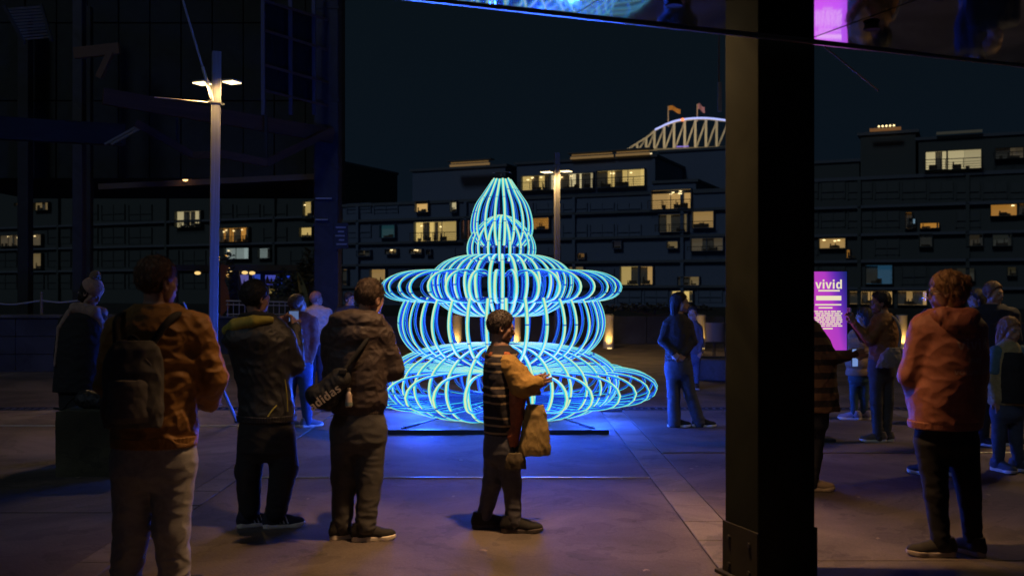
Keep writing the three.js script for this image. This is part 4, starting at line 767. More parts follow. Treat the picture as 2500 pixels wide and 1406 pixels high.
  // cafe kiosk with blue interior, pendant lamps and counter
  const kd = 30, ks = kd / F, ko = P(645, 843, kd), kk = thing('cafe_kiosk', 'open cafe kiosk with blue-lit windows and hanging lamps at the left', 'kiosk', [ko.x, 0, -kd]), K = (px, py) => [(px - 645) * ks, EYE + (HY - py) * ks];
  const kb = (px0, py0, px1, py1, z, dz) => { const [a, b] = K(px0, py1), [c, d] = K(px1, py0); return bx(c - a, d - b, dz, (a + c) / 2, (b + d) / 2, z); };
  part('roof_slab', kb(440, 648, 760, 662, -0.3, 2), M(C(0.06, 0.05, 0.045), 0.8), kk);
  part('back_wall', kb(530, 662, 750, 850, -1.3, 0.1), M(C(0.05, 0.05, 0.06), 0.8), kk);
  for (const [a, b, c, d, col] of [[553, 668, 583, 716, S(88, 84, 150)], [590, 667, 613, 706, S(40, 66, 168)], [622, 669, 652, 694, S(64, 72, 170)], [653, 669, 668, 696, S(40, 64, 180)], [671, 667, 695, 694, S(34, 60, 175)], [533, 640, 541, 652, S(30, 60, 190)]]) {
    const w = sub('window', kk); part('lit_window_pane', kb(a, b, c, d, -1.2, 0.04), glow(col, 0.85, C(0.1, 0.1, 0.15)), w); part('frame', [kb(a - 1, b, a + 1, d, -1.15, 0.1), kb(c - 1, b, c + 1, d, -1.15, 0.1), kb(a, b - 1, c, b + 1, -1.15, 0.1), kb(a, (b + d) / 2 - 1, c, (b + d) / 2 + 1, -1.15, 0.07)], blackSteel, w);
    if (c - a > 20) part('drape', [new THREE.ConeGeometry(0.1, (d - b) * ks * 0.9, 10).translate(...K((a * 2 + c) / 3, (b + d) / 2), -1.0), new THREE.ConeGeometry(0.08, (d - b) * ks * 0.7, 10).translate(...K((a + 2 * c) / 3, (b + d) / 2 + 3), -1.0)], M(C(0.4, 0.38, 0.42), 0.9), w);
  }
  part('counter_front', kb(650, 706, 732, 716, 0.35, 0.5), glow(S(132, 112, 52), 0.8, C(0.3, 0.3, 0.2)), kk).name = 'lit_counter_sign';
  part('counter_top', kb(646, 698, 736, 705, 0.35, 0.7), M(C(0.2, 0.19, 0.17), 0.7), kk);
  part('counter_base', kb(650, 717, 732, 850, 0.3, 0.4), M(C(0.04, 0.04, 0.04), 0.8), kk);
  for (const [px, py] of [[429, 661], [489, 667], [565, 661], [603, 666], [621, 667]]) part('pendant_lamp', new THREE.SphereGeometry(0.085, 12, 8).scale(1.1, 0.62, 1.1).translate(...K(px, py), 0.3), glow(S(236, 196, 120), 1.2), kk);
  for (const px of [447, 537, 595, 745]) part('post', kb(px - 2, 655, px + 2, 850, 0.6, 0.12), blackSteel, kk);
  const fb = P(545, 775, 26.5), fg = thing('feather_banner', 'rust orange upright banner flag right beside the near lamp post', 'banner', [fb.x, 0, -26.5]);
  part('banner_pole', rod(V(-0.1, 0, 0), V(-0.1, 2.4, 0), 0.018), blackSteel, fg);
  { const sh = new THREE.Shape(); sh.moveTo(-0.09, 0.95); sh.lineTo(0.16, 1.2); sh.quadraticCurveTo(0.19, 1.6, 0.02, 1.9); sh.lineTo(0.14, 2.3); sh.lineTo(-0.09, 2.36); sh.closePath(); const g = new THREE.ExtrudeGeometry(sh, { depth: 0.006, bevelEnabled: false }); part('banner_cloth', g, cloth(C(0.32, 0.09, 0.02)), fg); }
  const fx = P(541, 640, 27), ft = thing('fairy_light_bush', 'small bush strung with tiny warm lights behind the near lamp post', 'plant', [fx.x, 0.9, -27.2]), dots = [], lv = [];
  for (let i = 0; i < 18; i++) dots.push(new THREE.SphereGeometry(0.013, 5, 4).scale(2, 0.7, 1).translate(rr(-0.14, 0.14), rr(1.1, 1.75), rr(0, 0.2)));
  for (let i = 0; i < 120; i++) lv.push(L0.clone().rotateX(rr(-1, 1)).rotateY(rr(0, 6)).translate(rr(-0.25, 0.25), rr(0.6, 1.8), rr(-0.2, 0.18)));
  part('light_string', dots, glow(S(255, 190, 100), 1.3), ft); part('foliage', lv, M(C(0.04, 0.05, 0.03), 0.7), ft).userData.kind = 'stuff'; part('trunk', new THREE.CylinderGeometry(0.03, 0.05, 1.2, 8).translate(0, 0.6, 0), M(C(0.06, 0.05, 0.04), 0.9), ft);
}

// ---------------------------------------------------------------- people
const black = cloth(C(0.022, 0.022, 0.024)), navy = cloth(C(0.025, 0.03, 0.055)), denim = cloth(C(0.07, 0.1, 0.17)), whiteSole = M(C(0.78, 0.72, 0.62), 0.6);
const lift = (g, keep, by, uvOf) => {                                             // a patch of a garment's surface, raised a little: print on cloth
  const x = g.toNonIndexed(), p = x.attributes.position, n = x.attributes.normal, P2 = [], N2 = [], U2 = [];
  for (let i = 0; i < p.count; i += 3) {
    let ok = true; for (let j = i; j < i + 3; j++) if (!keep(p.getX(j), p.getY(j), p.getZ(j), n.getX(j), n.getY(j), n.getZ(j))) ok = false;
    if (ok) for (let j = i; j < i + 3; j++) { P2.push(p.getX(j) + n.getX(j) * by, p.getY(j) + n.getY(j) * by, p.getZ(j) + n.getZ(j) * by); N2.push(n.getX(j), n.getY(j), n.getZ(j)); U2.push(...uvOf(p.getX(j), p.getY(j), p.getZ(j))); }
  }
  const r = new THREE.BufferGeometry(); r.setAttribute('position', new THREE.Float32BufferAttribute(P2, 3)); r.setAttribute('normal', new THREE.Float32BufferAttribute(N2, 3)); r.setAttribute('uv', new THREE.Float32BufferAttribute(U2, 2)); return r;
};
function phone(pos, yaw, label, lit = 0.8) {
  const t = thing('phone', label, 'phone', pos, yaw);
  part('case', rbx(0.076, 0.15, 0.009, 0.004, 0, 0, 0), M(C(0.03, 0.03, 0.035), 0.4), t);
  part('screen', bx(0.068, 0.138, 0.002, 0, 0, 0.0055), glow(S(120, 150, 210), lit, C(0.02, 0.02, 0.02)), t);
  part('camera_bump', rbx(0.026, 0.03, 0.004, 0.002, 0.02, 0.05, -0.006), M(C(0.02, 0.02, 0.02), 0.2), t);
}
const world = (t, p) => t.localToWorld(V(...p)).toArray();

// 1 man with the yellow-lined hood, photographing
person({
  label: 'person in black jacket with yellow hood lining, seen from behind, photographing the sculpture', d: 6.87, root: 645, h: 0.009,
  head: { c: [624, 730], yaw: 38, pitch: 8, hair: 'short', color: C(0.012, 0.01, 0.009) }, neck: [630, 786, -4], skin,
  torso: [[776, 634, 50, 40, 0], [796, 630, 72, 50, 0], [820, 632, 78, 56, 4], [860, 636, 77, 60, 4], [900, 640, 71, 58, 2], [950, 646, 66, 56, 0], [1000, 650, 69, 58, 0], [1026, 650, 72, 60, 0]],
  arms: [{ pts: [[582, 822, 0], [590, 905, -55], [668, 812, -92]], r: [32, 27, 19], hand: { curl: 0.5, to: [690, 786, -98], back: [-1, 0.2, 0.3], thumb: -1 } }, { pts: [[692, 830, 0], [716, 892, -18], [704, 806, -70]], r: [31, 24, 18], hand: { curl: 0.55, to: [694, 772, -88], back: [1, 0, 0.3], thumb: 1 } }],
  hips: [[1005, 650, 66, 56, 0], [1060, 649, 65, 55, 0], [1098, 649, 63, 52, 0]],
  legs: [{ pts: [[620, 1062, 0], [606, 1150, 4], [610, 1246, 6]], r: [37, 32, 25] }, { pts: [[680, 1062, 0], [693, 1140, 2], [676, 1250, 16]], r: [39, 34, 26] }],
  shoes: [{ yaw: 62 }, { yaw: 72 }], shoeM: cloth(C(0.03, 0.035, 0.06)), soleM: whiteSole, hem: 14, stripes: M(C(0.6, 0.6, 0.62), 0.6),
  trousers: cloth(C(0.016, 0.016, 0.018)), jacket: cloth(C(0.026, 0.026, 0.026), 0.5), fold: ridges(0.014, 8, 11),
  extra: ({ e, c }) => [e([618, 826, 46], [64, 34, 26]), c([600, 790, 18], [660, 784, 10], 20, 20)],
  more: ({ c, e, U, t, h, s, jg }) => {
    const yel = cloth(C(0.46, 0.4, 0.06), 0.7);
    part('hood_lining', netOf(plus(join([c([560, 806, 22], [588, 792, 50], 13, 16), c([588, 792, 52], [632, 782, 58], 16, 14), c([632, 782, 58], [668, 780, 36], 14, 9)], 0.012), ridges(0.004, 20, 20)), 0.007), yel, t, 'yellow lining of the folded hood');
    part('collar', netOf(join([c([596, 776, 12], [632, 772, 34], 13, 13), c([632, 772, 34], [666, 774, 8], 13, 10)], 0.02), 0.009), black, t);
    part('pocket_zip', tube([V(...U([667, 1010, 58])), V(...U([676, 996, 55])), V(...U([686, 984, 48]))], 0.005, 10, 5), M(C(0.5, 0.45, 0.08), 0.5), t);
    part('side_piping', tube([V(...U([705, 922, 44])), V(...U([709, 960, 41])), V(...U([710, 1000, 38]))], 0.004, 10, 5), yel, t);
    t.updateMatrixWorld(); phone(world(t, U([694, 786, -100])), 0.5, 'small phone with lit screen held up by the person with the yellow hood lining', 0.45);
  },
});
// 2 man with hooded puffer and sling bag
const fontB = await new FontLoader().loadAsync('fonts/droid/droid_sans_bold.typeface.json');
person({
  label: 'person in brown-black puffer jacket with large hood and sling bag, seen from behind', d: 6.53, root: 872, h: 0.009,
  head: { c: [903, 732], yaw: 36, pitch: 14, hair: 'tousled', color: C(0.07, 0.043, 0.028) }, neck: [892, 790, -4],
  torso: [[770, 884, 44, 42, 0], [796, 872, 76, 54, 2], [830, 868, 76, 62, 4], [880, 870, 76, 64, 4], [920, 872, 74, 64, 3], [960, 876, 72, 61, 0], [985, 876, 72, 60, 0], [1006, 874, 65, 55, 0]],
  arms: [{ pts: [[812, 822, 0], [808, 915, -30], [850, 880, -90]], r: [32, 29, 22], hand: { curl: 0.6 } }, { pts: [[928, 818, 0], [955, 902, -20], [938, 862, -95]], r: [34, 31, 23], hand: { curl: 0.6 } }],
  hips: [[985, 876, 60, 52, 0], [1045, 876, 63, 54, 0], [1075, 876, 63, 52, 0]],
  legs: [{ pts: [[841, 1048, 0], [838, 1165, 2], [835, 1284, 2]], r: [36, 30, 24] }, { pts: [[909, 1048, 0], [904, 1160, 4], [894, 1280, 22]], r: [36, 31, 25] }],
  shoes: [{ yaw: 58 }, { yaw: 76, size: 1.02 }], shoeM: cloth(C(0.03, 0.028, 0.028)), soleM: whiteSole,
  trousers: cloth(C(0.085, 0.082, 0.08), 0.85), trouserFold: 0.017, hem: 22, jacket: cloth(C(0.075, 0.054, 0.048), 0.6),
  fold: (x, y, z) => 0.006 * (Math.abs(Math.sin((y + 0.03 * N3(x * 5, y * 3, z * 5)) * Math.PI / 0.14)) ** 0.6 * -1 + 0.7) + 0.011 * Math.abs(N3(x * 9, y * 12, z * 9)) + 0.006 * Math.abs(N3(x * 21, y * 24, z * 21)),
  extra: ({ e, c }) => [e([872, 782, 22], [66, 30, 50]), e([868, 812, 40], [52, 26, 34]), c([826, 792, 18], [918, 786, 6], 22, 20)],
  more: ({ c, e, U, t, s }) => {
    t.updateMatrixWorld();
    const bag = thing('sling_bag', 'black sling bag with cream lettering hanging behind the person in the brown-black puffer', 'bag', world(t, U([815, 940, 78])));
    const o = U([815, 940, 78]), q = p => { const r = U(p); return [r[0] - o[0], r[1] - o[1], r[2] - o[2]]; }, cc = (a, b, ra, rb) => cone(q(a), q(b), ra * s, rb * s);
    part('bag_body', netOf(plus(join([cc([790, 962, 70], [842, 918, 70], 26, 26), cc([782, 955, 72], [812, 968, 74], 22, 24), cc([812, 968, 74], [846, 925, 76], 24, 18)], 0.03), ridges(0.008, 16, 16)), 0.008), cloth(C(0.014, 0.014, 0.016), 0.6), bag);
    part('strap', tube([V(...q([842, 918, 92])), V(...q([866, 880, 82])), V(...q([895, 840, 68])), V(...q([915, 806, 40])), V(...q([918, 796, 0]))], 0.014, 30, 8), cloth(C(0.015, 0.015, 0.017)), bag);
    part('buckle', rbx(0.05, 0.03, 0.02, 0.006, ...q([852, 900, 92])), M(C(0.03, 0.03, 0.03), 0.35), bag);
    const tg = new TextGeometry('adidas', { font: fontB, size: 0.052, depth: 0.005, curveSegments: 5, bevelEnabled: false }); tg.computeBoundingBox(); tg.translate(-tg.boundingBox.max.x / 2, -0.02, 0);
    const lt = part('lettering', tg, M(C(0.42, 0.36, 0.29), 0.6), bag); lt.position.set(...q([812, 962, 101])); lt.rotation.set(0.0, 0.12, 0.62);
    const bt = thing('small_bottle', 'small pale bottle clipped to the back of the person with the sling bag', 'bottle', world(t, U([863, 985, 74])));
    part('bottle_body', new THREE.LatheGeometry([[0, 0], [0.02, 0], [0.022, 0.008], [0.022, 0.075], [0.014, 0.092], [0.011, 0.1], [0, 0.1]].map(([a, b]) => new THREE.Vector2(a, b)), 16), M(C(0.5, 0.4, 0.32), 0.3), bt);
    part('cap', new THREE.CylinderGeometry(0.013, 0.013, 0.022, 12).translate(0, 0.11, 0), M(C(0.35, 0.3, 0.26), 0.4), bt);
    part('label_band', new THREE.CylinderGeometry(0.0235, 0.0235, 0.022, 16, 1, true).translate(0, 0.02, 0), M(C(0.2, 0.26, 0.24), 0.5), bt);
    part('cord', tube([V(0, 0.12, 0), V(-0.006, 0.17, 0.005), V(0.002, 0.22, 0.004)], 0.004, 10, 5), black, bt);
  },
});
// 3 striped walker in front of the sculpture
{
  const cvs = document.createElement('canvas'); cvs.width = 8; cvs.height = 256; const g = cvs.getContext('2d'); g.fillStyle = '#191620'; g.fillRect(0, 0, 8, 256); g.fillStyle = '#8c7a5e'; for (const y of [30, 62, 94, 160, 192, 224]) g.fillRect(0, y, 8, 9);
  const stt = new THREE.CanvasTexture(cvs); stt.colorSpace = THREE.SRGBColorSpace; stt.wrapS = stt.wrapT = THREE.RepeatWrapping; stt.repeat.set(1, 2.4);
  const must = cloth(C(0.42, 0.25, 0.06)), rust = cloth(C(0.42, 0.12, 0.045));
  person({
    label: 'person walking right in front of the sculpture in a dark striped top with mustard jacket', d: 6.75, root: 1228, h: 0.009,
    head: { c: [1224, 800, 0], yaw: 82, pitch: 10, hair: 'short', color: C(0.03, 0.018, 0.012), size: 0.2 }, neck: [1220, 848, 0], skin: skinDark, 
    torso: [[842, 1220, 26, 26, 0], [862, 1224, 38, 40, 0], [900, 1224, 44, 48, 0], [950, 1222, 44, 46, 0], [1010, 1222, 42, 44, 0], [1062, 1226, 44, 46, 0]],
    arms: [{ pts: [[1232, 884, -36], [1268, 945, -44], [1300, 935, -30]], r: [24, 21, 15], hand: { curl: 0.7 } }, { pts: [[1218, 888, 34], [1216, 960, 44], [1232, 1030, 40]], r: [26, 21, 15], hand: { curl: 0.8 } }],
    hips: [[1045, 1226, 42, 44, 0], [1090, 1224, 42, 44, 0], [1115, 1222, 42, 42, 0]],
    legs: [{ pts: [[1212, 1085, -14], [1202, 1180, -16], [1182, 1264, -22]], r: [31, 24, 18] }, { pts: [[1236, 1085, 14], [1250, 1180, 18], [1254, 1272, 22]], r: [31, 24, 18] }],
    shoes: [{ yaw: 80 }, { yaw: 88 }], shoeM: black, soleM: M(C(0.06, 0.05, 0.05), 0.8),
    trousers: cloth(C(0.1, 0.1, 0.125)), jacket: M(C(1, 1, 1), 0.85, { map: stt, bumpMap: clothBump, bumpScale: 0.001 }), coatName: 'striped_top',
    more: ({ c, e, lo, U, t }) => {
      part('jacket', netOf(plus(join([lo([[874, 1240, 26, 34, 16], [900, 1256, 34, 44, 16], [930, 1270, 42, 46, 14], [962, 1278, 44, 44, 12]]), c([1240, 888, 40], [1275, 938, 50], 26, 25), c([1275, 938, 50], [1312, 930, 40], 24, 16)], 0.03), ridges(0.014, 10, 16)), 0.009), must, t, 'mustard jacket worn over one shoulder');
      part('jacket_front', netOf(plus(join([lo([[950, 1262, 26, 34, 20], [1000, 1258, 24, 30, 22], [1060, 1252, 20, 26, 24], [1085, 1250, 15, 20, 26]])], 0.02), ridges(0.016, 12, 10)), 0.009), rust, t, 'rust orange hanging front of the jacket');
      part('scarf', netOf(plus(join([c([1206, 866, 22], [1236, 872, 30], 13, 14), c([1236, 872, 30], [1262, 896, 34], 14, 12), c([1206, 866, -14], [1240, 872, -20], 13, 12)], 0.02), ridges(0.006, 22, 22)), 0.008), rust, t);
      t.updateMatrixWorld();
      const O = U([1298, 1100, 34]), q = p => { const r = U(p); return V(r[0] - O[0], r[1] - O[1], r[2] - O[2]); };
      const bag = thing('tote_bag', 'wide tan tote bag carried by the striped person in front of the sculpture', 'bag', world(t, O));
      const l2 = rows => loft(rows.map(([py, cx, hw, hd]) => { const r = q([cx, py, 34]); return [r.y, r.x, hw * 6.75 / F, hd * 6.75 / F, 0]; }));
      part('bag_body', netOf(plus(l2([[984, 1304, 22, 12], [1010, 1306, 28, 17], [1050, 1306, 34, 22], [1090, 1304, 40, 26], [1106, 1302, 40, 24]]), ridges(0.012, 9, 9)), 0.009), cloth(C(0.33, 0.23, 0.08)), bag);
      part('strap', tube([q([1292, 988, 44]), q([1278, 935, 62]), q([1250, 892, 62]), q([1238, 876, 50])], 0.011, 20, 6), cloth(C(0.3, 0.18, 0.05)), bag);
      const O2 = U([1258, 1138, 40]), pouch = thing('small_pouch', 'dark drawstring pouch hanging below the tan tote bag', 'bag', world(t, O2)), z2 = 6.75 / F;
      part('pouch_body', netOf(plus(loft([[0.11, 0, 20 * z2, 14 * z2, 0], [0.06, 0, 26 * z2, 18 * z2, 0], [0.0, 0, 27 * z2, 16 * z2, 0]]), ridges(0.01, 16, 10)), 0.008), cloth(C(0.1, 0.075, 0.04)), pouch);
      part('cord', tube([V(0, 0.1, 0), V(-0.02, 0.16, 0.01), V(-0.03, 0.21, 0.0)], 0.006, 10, 5), black, pouch);
    },
  });
}
// 4 big near figure at left with a backpack
person({
  label: 'near person at left in orange-brown jacket and pale jeans with a grey backpack', d: 5.3, root: 378, h: 0.0095,
  head: { c: [384, 692], yaw: 35, hair: 'tousled', color: C(0.17, 0.09, 0.045), size: 0.24 }, neck: [382, 762, 0],
  torso: [[745, 384, 52, 50, 0], [772, 384, 92, 66, 0], [806, 386, 106, 78, 4], [860, 385, 108, 82, 4], [930, 382, 104, 80, 2], [1010, 378, 102, 78, 0], [1086, 375, 104, 78, 0]],
  arms: [{ pts: [[296, 812, 0], [276, 935, 10], [300, 1030, -50]], r: [46, 40, 30], hand: { curl: 0.5 } }, { pts: [[474, 806, 0], [508, 925, -20], [476, 990, -100]], r: [46, 40, 30], hand: { curl: 0.5 } }],
  hips: [[1060, 375, 98, 74, 0], [1120, 375, 98, 72, 0], [1150, 375, 96, 70, 0]],
  legs: [{ pts: [[324, 1126, 0], [318, 1290, -8], [304, 1440, 8]], r: [54, 44, 36] }, { pts: [[424, 1126, 0], [418, 1290, 6], [424, 1440, -10]], r: [54, 44, 36] }],
  shoes: [{ yaw: 20 }, { yaw: 30 }], shoeM: black, soleM: whiteSole,
  trousers: cloth(C(0.44, 0.43, 0.43)), trouserFold: 0.02, hem: 24, jacket: cloth(C(0.4, 0.19, 0.035), 0.6), fold: ridges(0.026, 6, 12),
  extra: ({ e, c }) => [c([330, 772, 20], [440, 766, 10], 26, 24)],
  more: ({ c, e, lo, U, t }) => {
    t.updateMatrixWorld(); const O = U([362, 1040, 100]), s = 5.3 / F, q = p => { const r = U(p); return V(r[0] - O[0], r[1] - O[1], r[2] - O[2]); };
    const bp = thing('backpack', 'dark grey backpack on the near person in the orange-brown jacket', 'backpack', world(t, O)), L2 = rows => loft(rows.map(([py, cx, hw, hd]) => [q([cx, py, 100]).y, q([cx, py, 100]).x, hw * s, hd * s, 0]));
    part('pack_body', netOf(plus(L2([[826, 364, 42, 22], [846, 364, 62, 36], [900, 362, 72, 46], [980, 360, 74, 48], [1030, 360, 68, 40]]), ridges(0.014, 8, 8)), 0.01), cloth(C(0.14, 0.135, 0.125)), bp);
    part('front_pocket', netOf(plus(L2([[915, 362, 52, 60], [930, 362, 56, 64], [1000, 360, 58, 64], [1015, 360, 54, 58]]), ridges(0.008, 10, 10)), 0.01), cloth(C(0.17, 0.16, 0.15)), bp);
    for (const k of [-1, 1]) part('shoulder_strap', tube([q([362 + k * 40, 840, 96]), q([376 + k * 62, 780, 76]), q([384 + k * 66, 768, 20]), q([384 + k * 64, 800, -60])], 0.02, 24, 6), cloth(C(0.05, 0.05, 0.05)), bp);
    part('grab_handle', tube([q([345, 832, 100]), q([362, 816, 104]), q([380, 832, 100])], 0.009, 12, 6), black, bp);
    part('zip', tube([q([300, 925, 112]), q([318, 872, 128]), q([362, 855, 132]), q([406, 872, 128]), q([424, 925, 112])], 0.004, 24, 5), M(C(0.15, 0.15, 0.15), 0.4), bp);
  },
});
// 5 person in a bobble beanie behind the stone block
person({
  label: 'person with pink bobble beanie and scarf, head bowed, standing behind the stone block', d: 9.6, root: 205, h: 0.012,
  head: { c: [222, 716], yaw: 105, pitch: 26, hair: 'bob', color: C(0.03, 0.02, 0.015) }, neck: [214, 758, 0],
  torso: [[752, 212, 30, 30, 0], [776, 206, 48, 42, 0], [830, 200, 58, 48, 0], [900, 196, 62, 50, 0], [956, 194, 64, 52, 0]],
  arms: [{ pts: [[168, 790, 8], [158, 868, 14], [176, 930, 0]], r: [24, 21, 16], hand: null }, { pts: [[240, 790, -10], [250, 860, -18], [240, 915, -20]], r: [22, 19, 15], hand: { curl: 0.5 } }],
  hips: [[940, 195, 52, 42, 0], [990, 195, 50, 40, 0]], legs: [{ pts: [[176, 985, 0], [176, 1050, 0], [176, 1106, 0]], r: [26, 20, 15] }, { pts: [[216, 985, 0], [216, 1050, 0], [216, 1106, 0]], r: [26, 20, 15] }],
  shoes: [{ yaw: 100 }, { yaw: 95 }], shoeM: black, trousers: black, jacket: cloth(C(0.018, 0.018, 0.02)), coatName: 'coat',
  more: ({ c, e, U, t, mh, at }) => {
    const wool = cloth(C(0.55, 0.32, 0.25), 0.95), hat = ell([0, 0.05, -0.014], [0.094, 0.1, 0.112]);
    part('beanie', netOf(plus(cut(hat, (x, y, z) => (0.02 - y - (z > 0 ? z * 0.25 : z * 0.5)) * 0.8), (x, y, z) => -0.003 * Math.abs(Math.sin(Math.atan2(x, z) * 26))), 0.006).applyMatrix4(mh), wool, t);
    part('bobble', netOf(plus(ell([0, 0.17, -0.035], [0.05, 0.046, 0.05]), (x, y, z) => -0.014 * Math.abs(N3(x * 70, y * 70, z * 70))), 0.006).applyMatrix4(mh), cloth(C(0.3, 0.2, 0.13), 0.95), t);
    part('scarf', netOf(plus(join([c([192, 752, 22], [236, 762, 20], 15, 16), c([236, 762, 20], [248, 790, 10], 14, 10), c([248, 790, 10], [250, 815, 10], 9, 6), c([190, 752, -14], [240, 764, -18], 14, 14), c([180, 762, 24], [156, 800, 30], 9, 6), c([156, 800, 30], [148, 890, 34], 5, 4)], 0.02), ridges(0.008, 20, 20)), 0.01), cloth(C(0.45, 0.3, 0.24), 0.95), t);
  },
});
// 6 volunteer in the coral-red jacket
person({
  label: 'person in coral red hooded jacket with printed back and black trousers, at right', d: 6.1, root: 2320, h: 0.009,
  head: { c: [2312, 713], yaw: -62, pitch: 4, hair: 'bun', color: C(0.34, 0.18, 0.07) }, neck: [2318, 765, -2],
  torso: [[752, 2318, 48, 44, 0], [772, 2318, 76, 56, 0], [800, 2320, 84, 68, 2], [850, 2322, 86, 74, 4], [920, 2318, 88, 76, 4], [980, 2312, 90, 74, 2], [1042, 2308, 87, 70, 0]],
  arms: [{ pts: [[2256, 808, 6], [2228, 915, -6], [2262, 992, -52]], r: [38, 31, 24], hand: null }, { pts: [[2374, 812, 6], [2382, 920, 0], [2366, 990, -52]], r: [34, 29, 23], hand: null }],
  hips: [[1020, 2312, 74, 62, 0], [1080, 2312, 72, 60, 0]],
  legs: [{ pts: [[2275, 1085, 0], [2286, 1205, 2], [2298, 1322, 2]], r: [40, 28, 22] }, { pts: [[2350, 1085, 0], [2368, 1205, 0], [2383, 1312, -12]], r: [40, 28, 22] }],
  shoes: [{ yaw: -82, size: 1.03 }, { yaw: -25 }], shoeM: cloth(C(0.05, 0.045, 0.042)), soleM: M(C(0.36, 0.3, 0.25), 0.7),
  trousers: cloth(C(0.013, 0.013, 0.014)), trouserFold: 0.014, hem: 16, jacket: cloth(C(0.4, 0.135, 0.078), 0.6), fold: (x, y, z) => 0.018 * (Math.abs(N3(x * 5 + y * 3, y * 5.5 - x * 3, z * 5)) - 0.25) + 0.006 * Math.abs(N3(x * 11 + 4, y * 16, z * 11)),
  extra: ({ e, c }) => [c([2282, 776, 10], [2362, 774, 4], 18, 18)],
  more: ({ U, t, jg, mh, c, e, h }) => {
    part('hood', netOf(plus(join([c([2262, 782, 4], [2284, 770, 44], 17, 21), c([2284, 772, 46], [2350, 772, 44], 22, 21), c([2350, 772, 44], [2374, 784, 2], 20, 15), e([2316, 792, 60], [42, 27, 22])], 0.02), ridges(0.014, 11, 9)), h), cloth(C(0.4, 0.135, 0.078), 0.6), t);
    part('drawcord', tube([V(...U([2272, 790, 20])), V(...U([2266, 815, 40])), V(...U([2268, 838, 44]))], 0.004, 10, 5), cloth(C(0.5, 0.2, 0.14)), t);
    const cv = document.createElement('canvas'); cv.width = 512; cv.height = 640; const g = cv.getContext('2d'); g.clearRect(0, 0, 512, 640); g.fillStyle = '#d8b8a8'; g.textAlign = 'center';
    g.font = 'bold 190px sans-serif'; g.fillText('vivid', 256, 190); g.font = 'bold 84px sans-serif'; g.fillText('2023', 256, 360); g.font = 'bold 88px sans-serif'; g.fillText('VOLUNTEER', 256, 520, 500);
    const tx = new THREE.CanvasTexture(cv); tx.colorSpace = THREE.SRGBColorSpace;
    const a = U([2296, 930]), b = U([2398, 815]);
    part('back_print', lift(jg, (x, y, z, nx, ny, nz) => x > a[0] && x < b[0] && y > a[1] && y < b[1] && nz > 0.15 && z > 0.05, 0.002, (x, y) => [(x - a[0]) / (b[0] - a[0]), (y - a[1]) / (b[1] - a[1])]), M(C(0.55, 0.5, 0.5), 0.7, { map: tx, alphaTest: 0.5 }), t);
    const gl = []; for (const k of [-1, 1]) gl.push(new THREE.TorusGeometry(0.023, 0.0028, 6, 20).scale(1.15, 0.9, 1).translate(k * 0.032, 0, 0.104), rod(V(k * 0.058, 0.004, 0.1), V(k * 0.08, 0.006, -0.01), 0.0025, 5)); gl.push(rod(V(-0.008, 0.004, 0.108), V(0.008, 0.004, 0.108), 0.0025, 5));
    part('glasses', mergeGeometries(gl.map(x => flat(x))).applyMatrix4(mh), M(C(0.05, 0.04, 0.05), 0.25), t);
    part('lens', mergeGeometries([-1, 1].map(k => flat(new THREE.CircleGeometry(0.023, 16).scale(1.15, 0.9, 1).translate(k * 0.032, 0, 0.104)))).applyMatrix4(mh), new THREE.MeshPhysicalMaterial({ color: 0xffffff, roughness: 0.02, transmission: 1, thickness: 0, ior: 1.6, side: THREE.DoubleSide }), t);
  },
});
// 7 long-haired person by the sculpture
person({
  label: 'person with long dark hair and blue trousers standing right of the sculpture, looking right', d: 11.93, root: 1670, h: 0.012, hh: 0.008,
  head: { c: [1661, 740], yaw: 108, hair: 'long', color: C(0.006, 0.005, 0.005), ears: false }, neck: [1656, 768, 0],
  torso: [[765, 1656, 17, 15, 0], [783, 1654, 30, 22, 0], [815, 1656, 33, 25, 0], [850, 1655, 30, 24, 0], [884, 1656, 32, 25, 0]],
  arms: [{ pts: [[1629, 792, 4], [1616, 832, 8], [1640, 860, 22]], r: [12, 10.5, 8], hand: { curl: 0.9 } }, { pts: [[1682, 792, 0], [1692, 834, 4], [1668, 862, 20]], r: [12, 10.5, 8], hand: { curl: 0.9 } }],
  hips: [[872, 1656, 31, 25, 0], [900, 1657, 33, 26, 0], [912, 1658, 33, 25, 0]],
  legs: [{ pts: [[1643, 898, 0], [1645, 965, 2], [1647, 1034, 2]], r: [19, 15.5, 16] }, { pts: [[1670, 898, 0], [1686, 965, 0], [1709, 1032, 0]], r: [19, 15, 15] }],
  shoes: [{ yaw: 98 }, { yaw: 100 }], shoeM: black, soleM: whiteSole, trousers: cloth(C(0.09, 0.1, 0.13)), jacket: cloth(C(0.045, 0.04, 0.042)), fold: ridges(0.01, 14, 20),
});
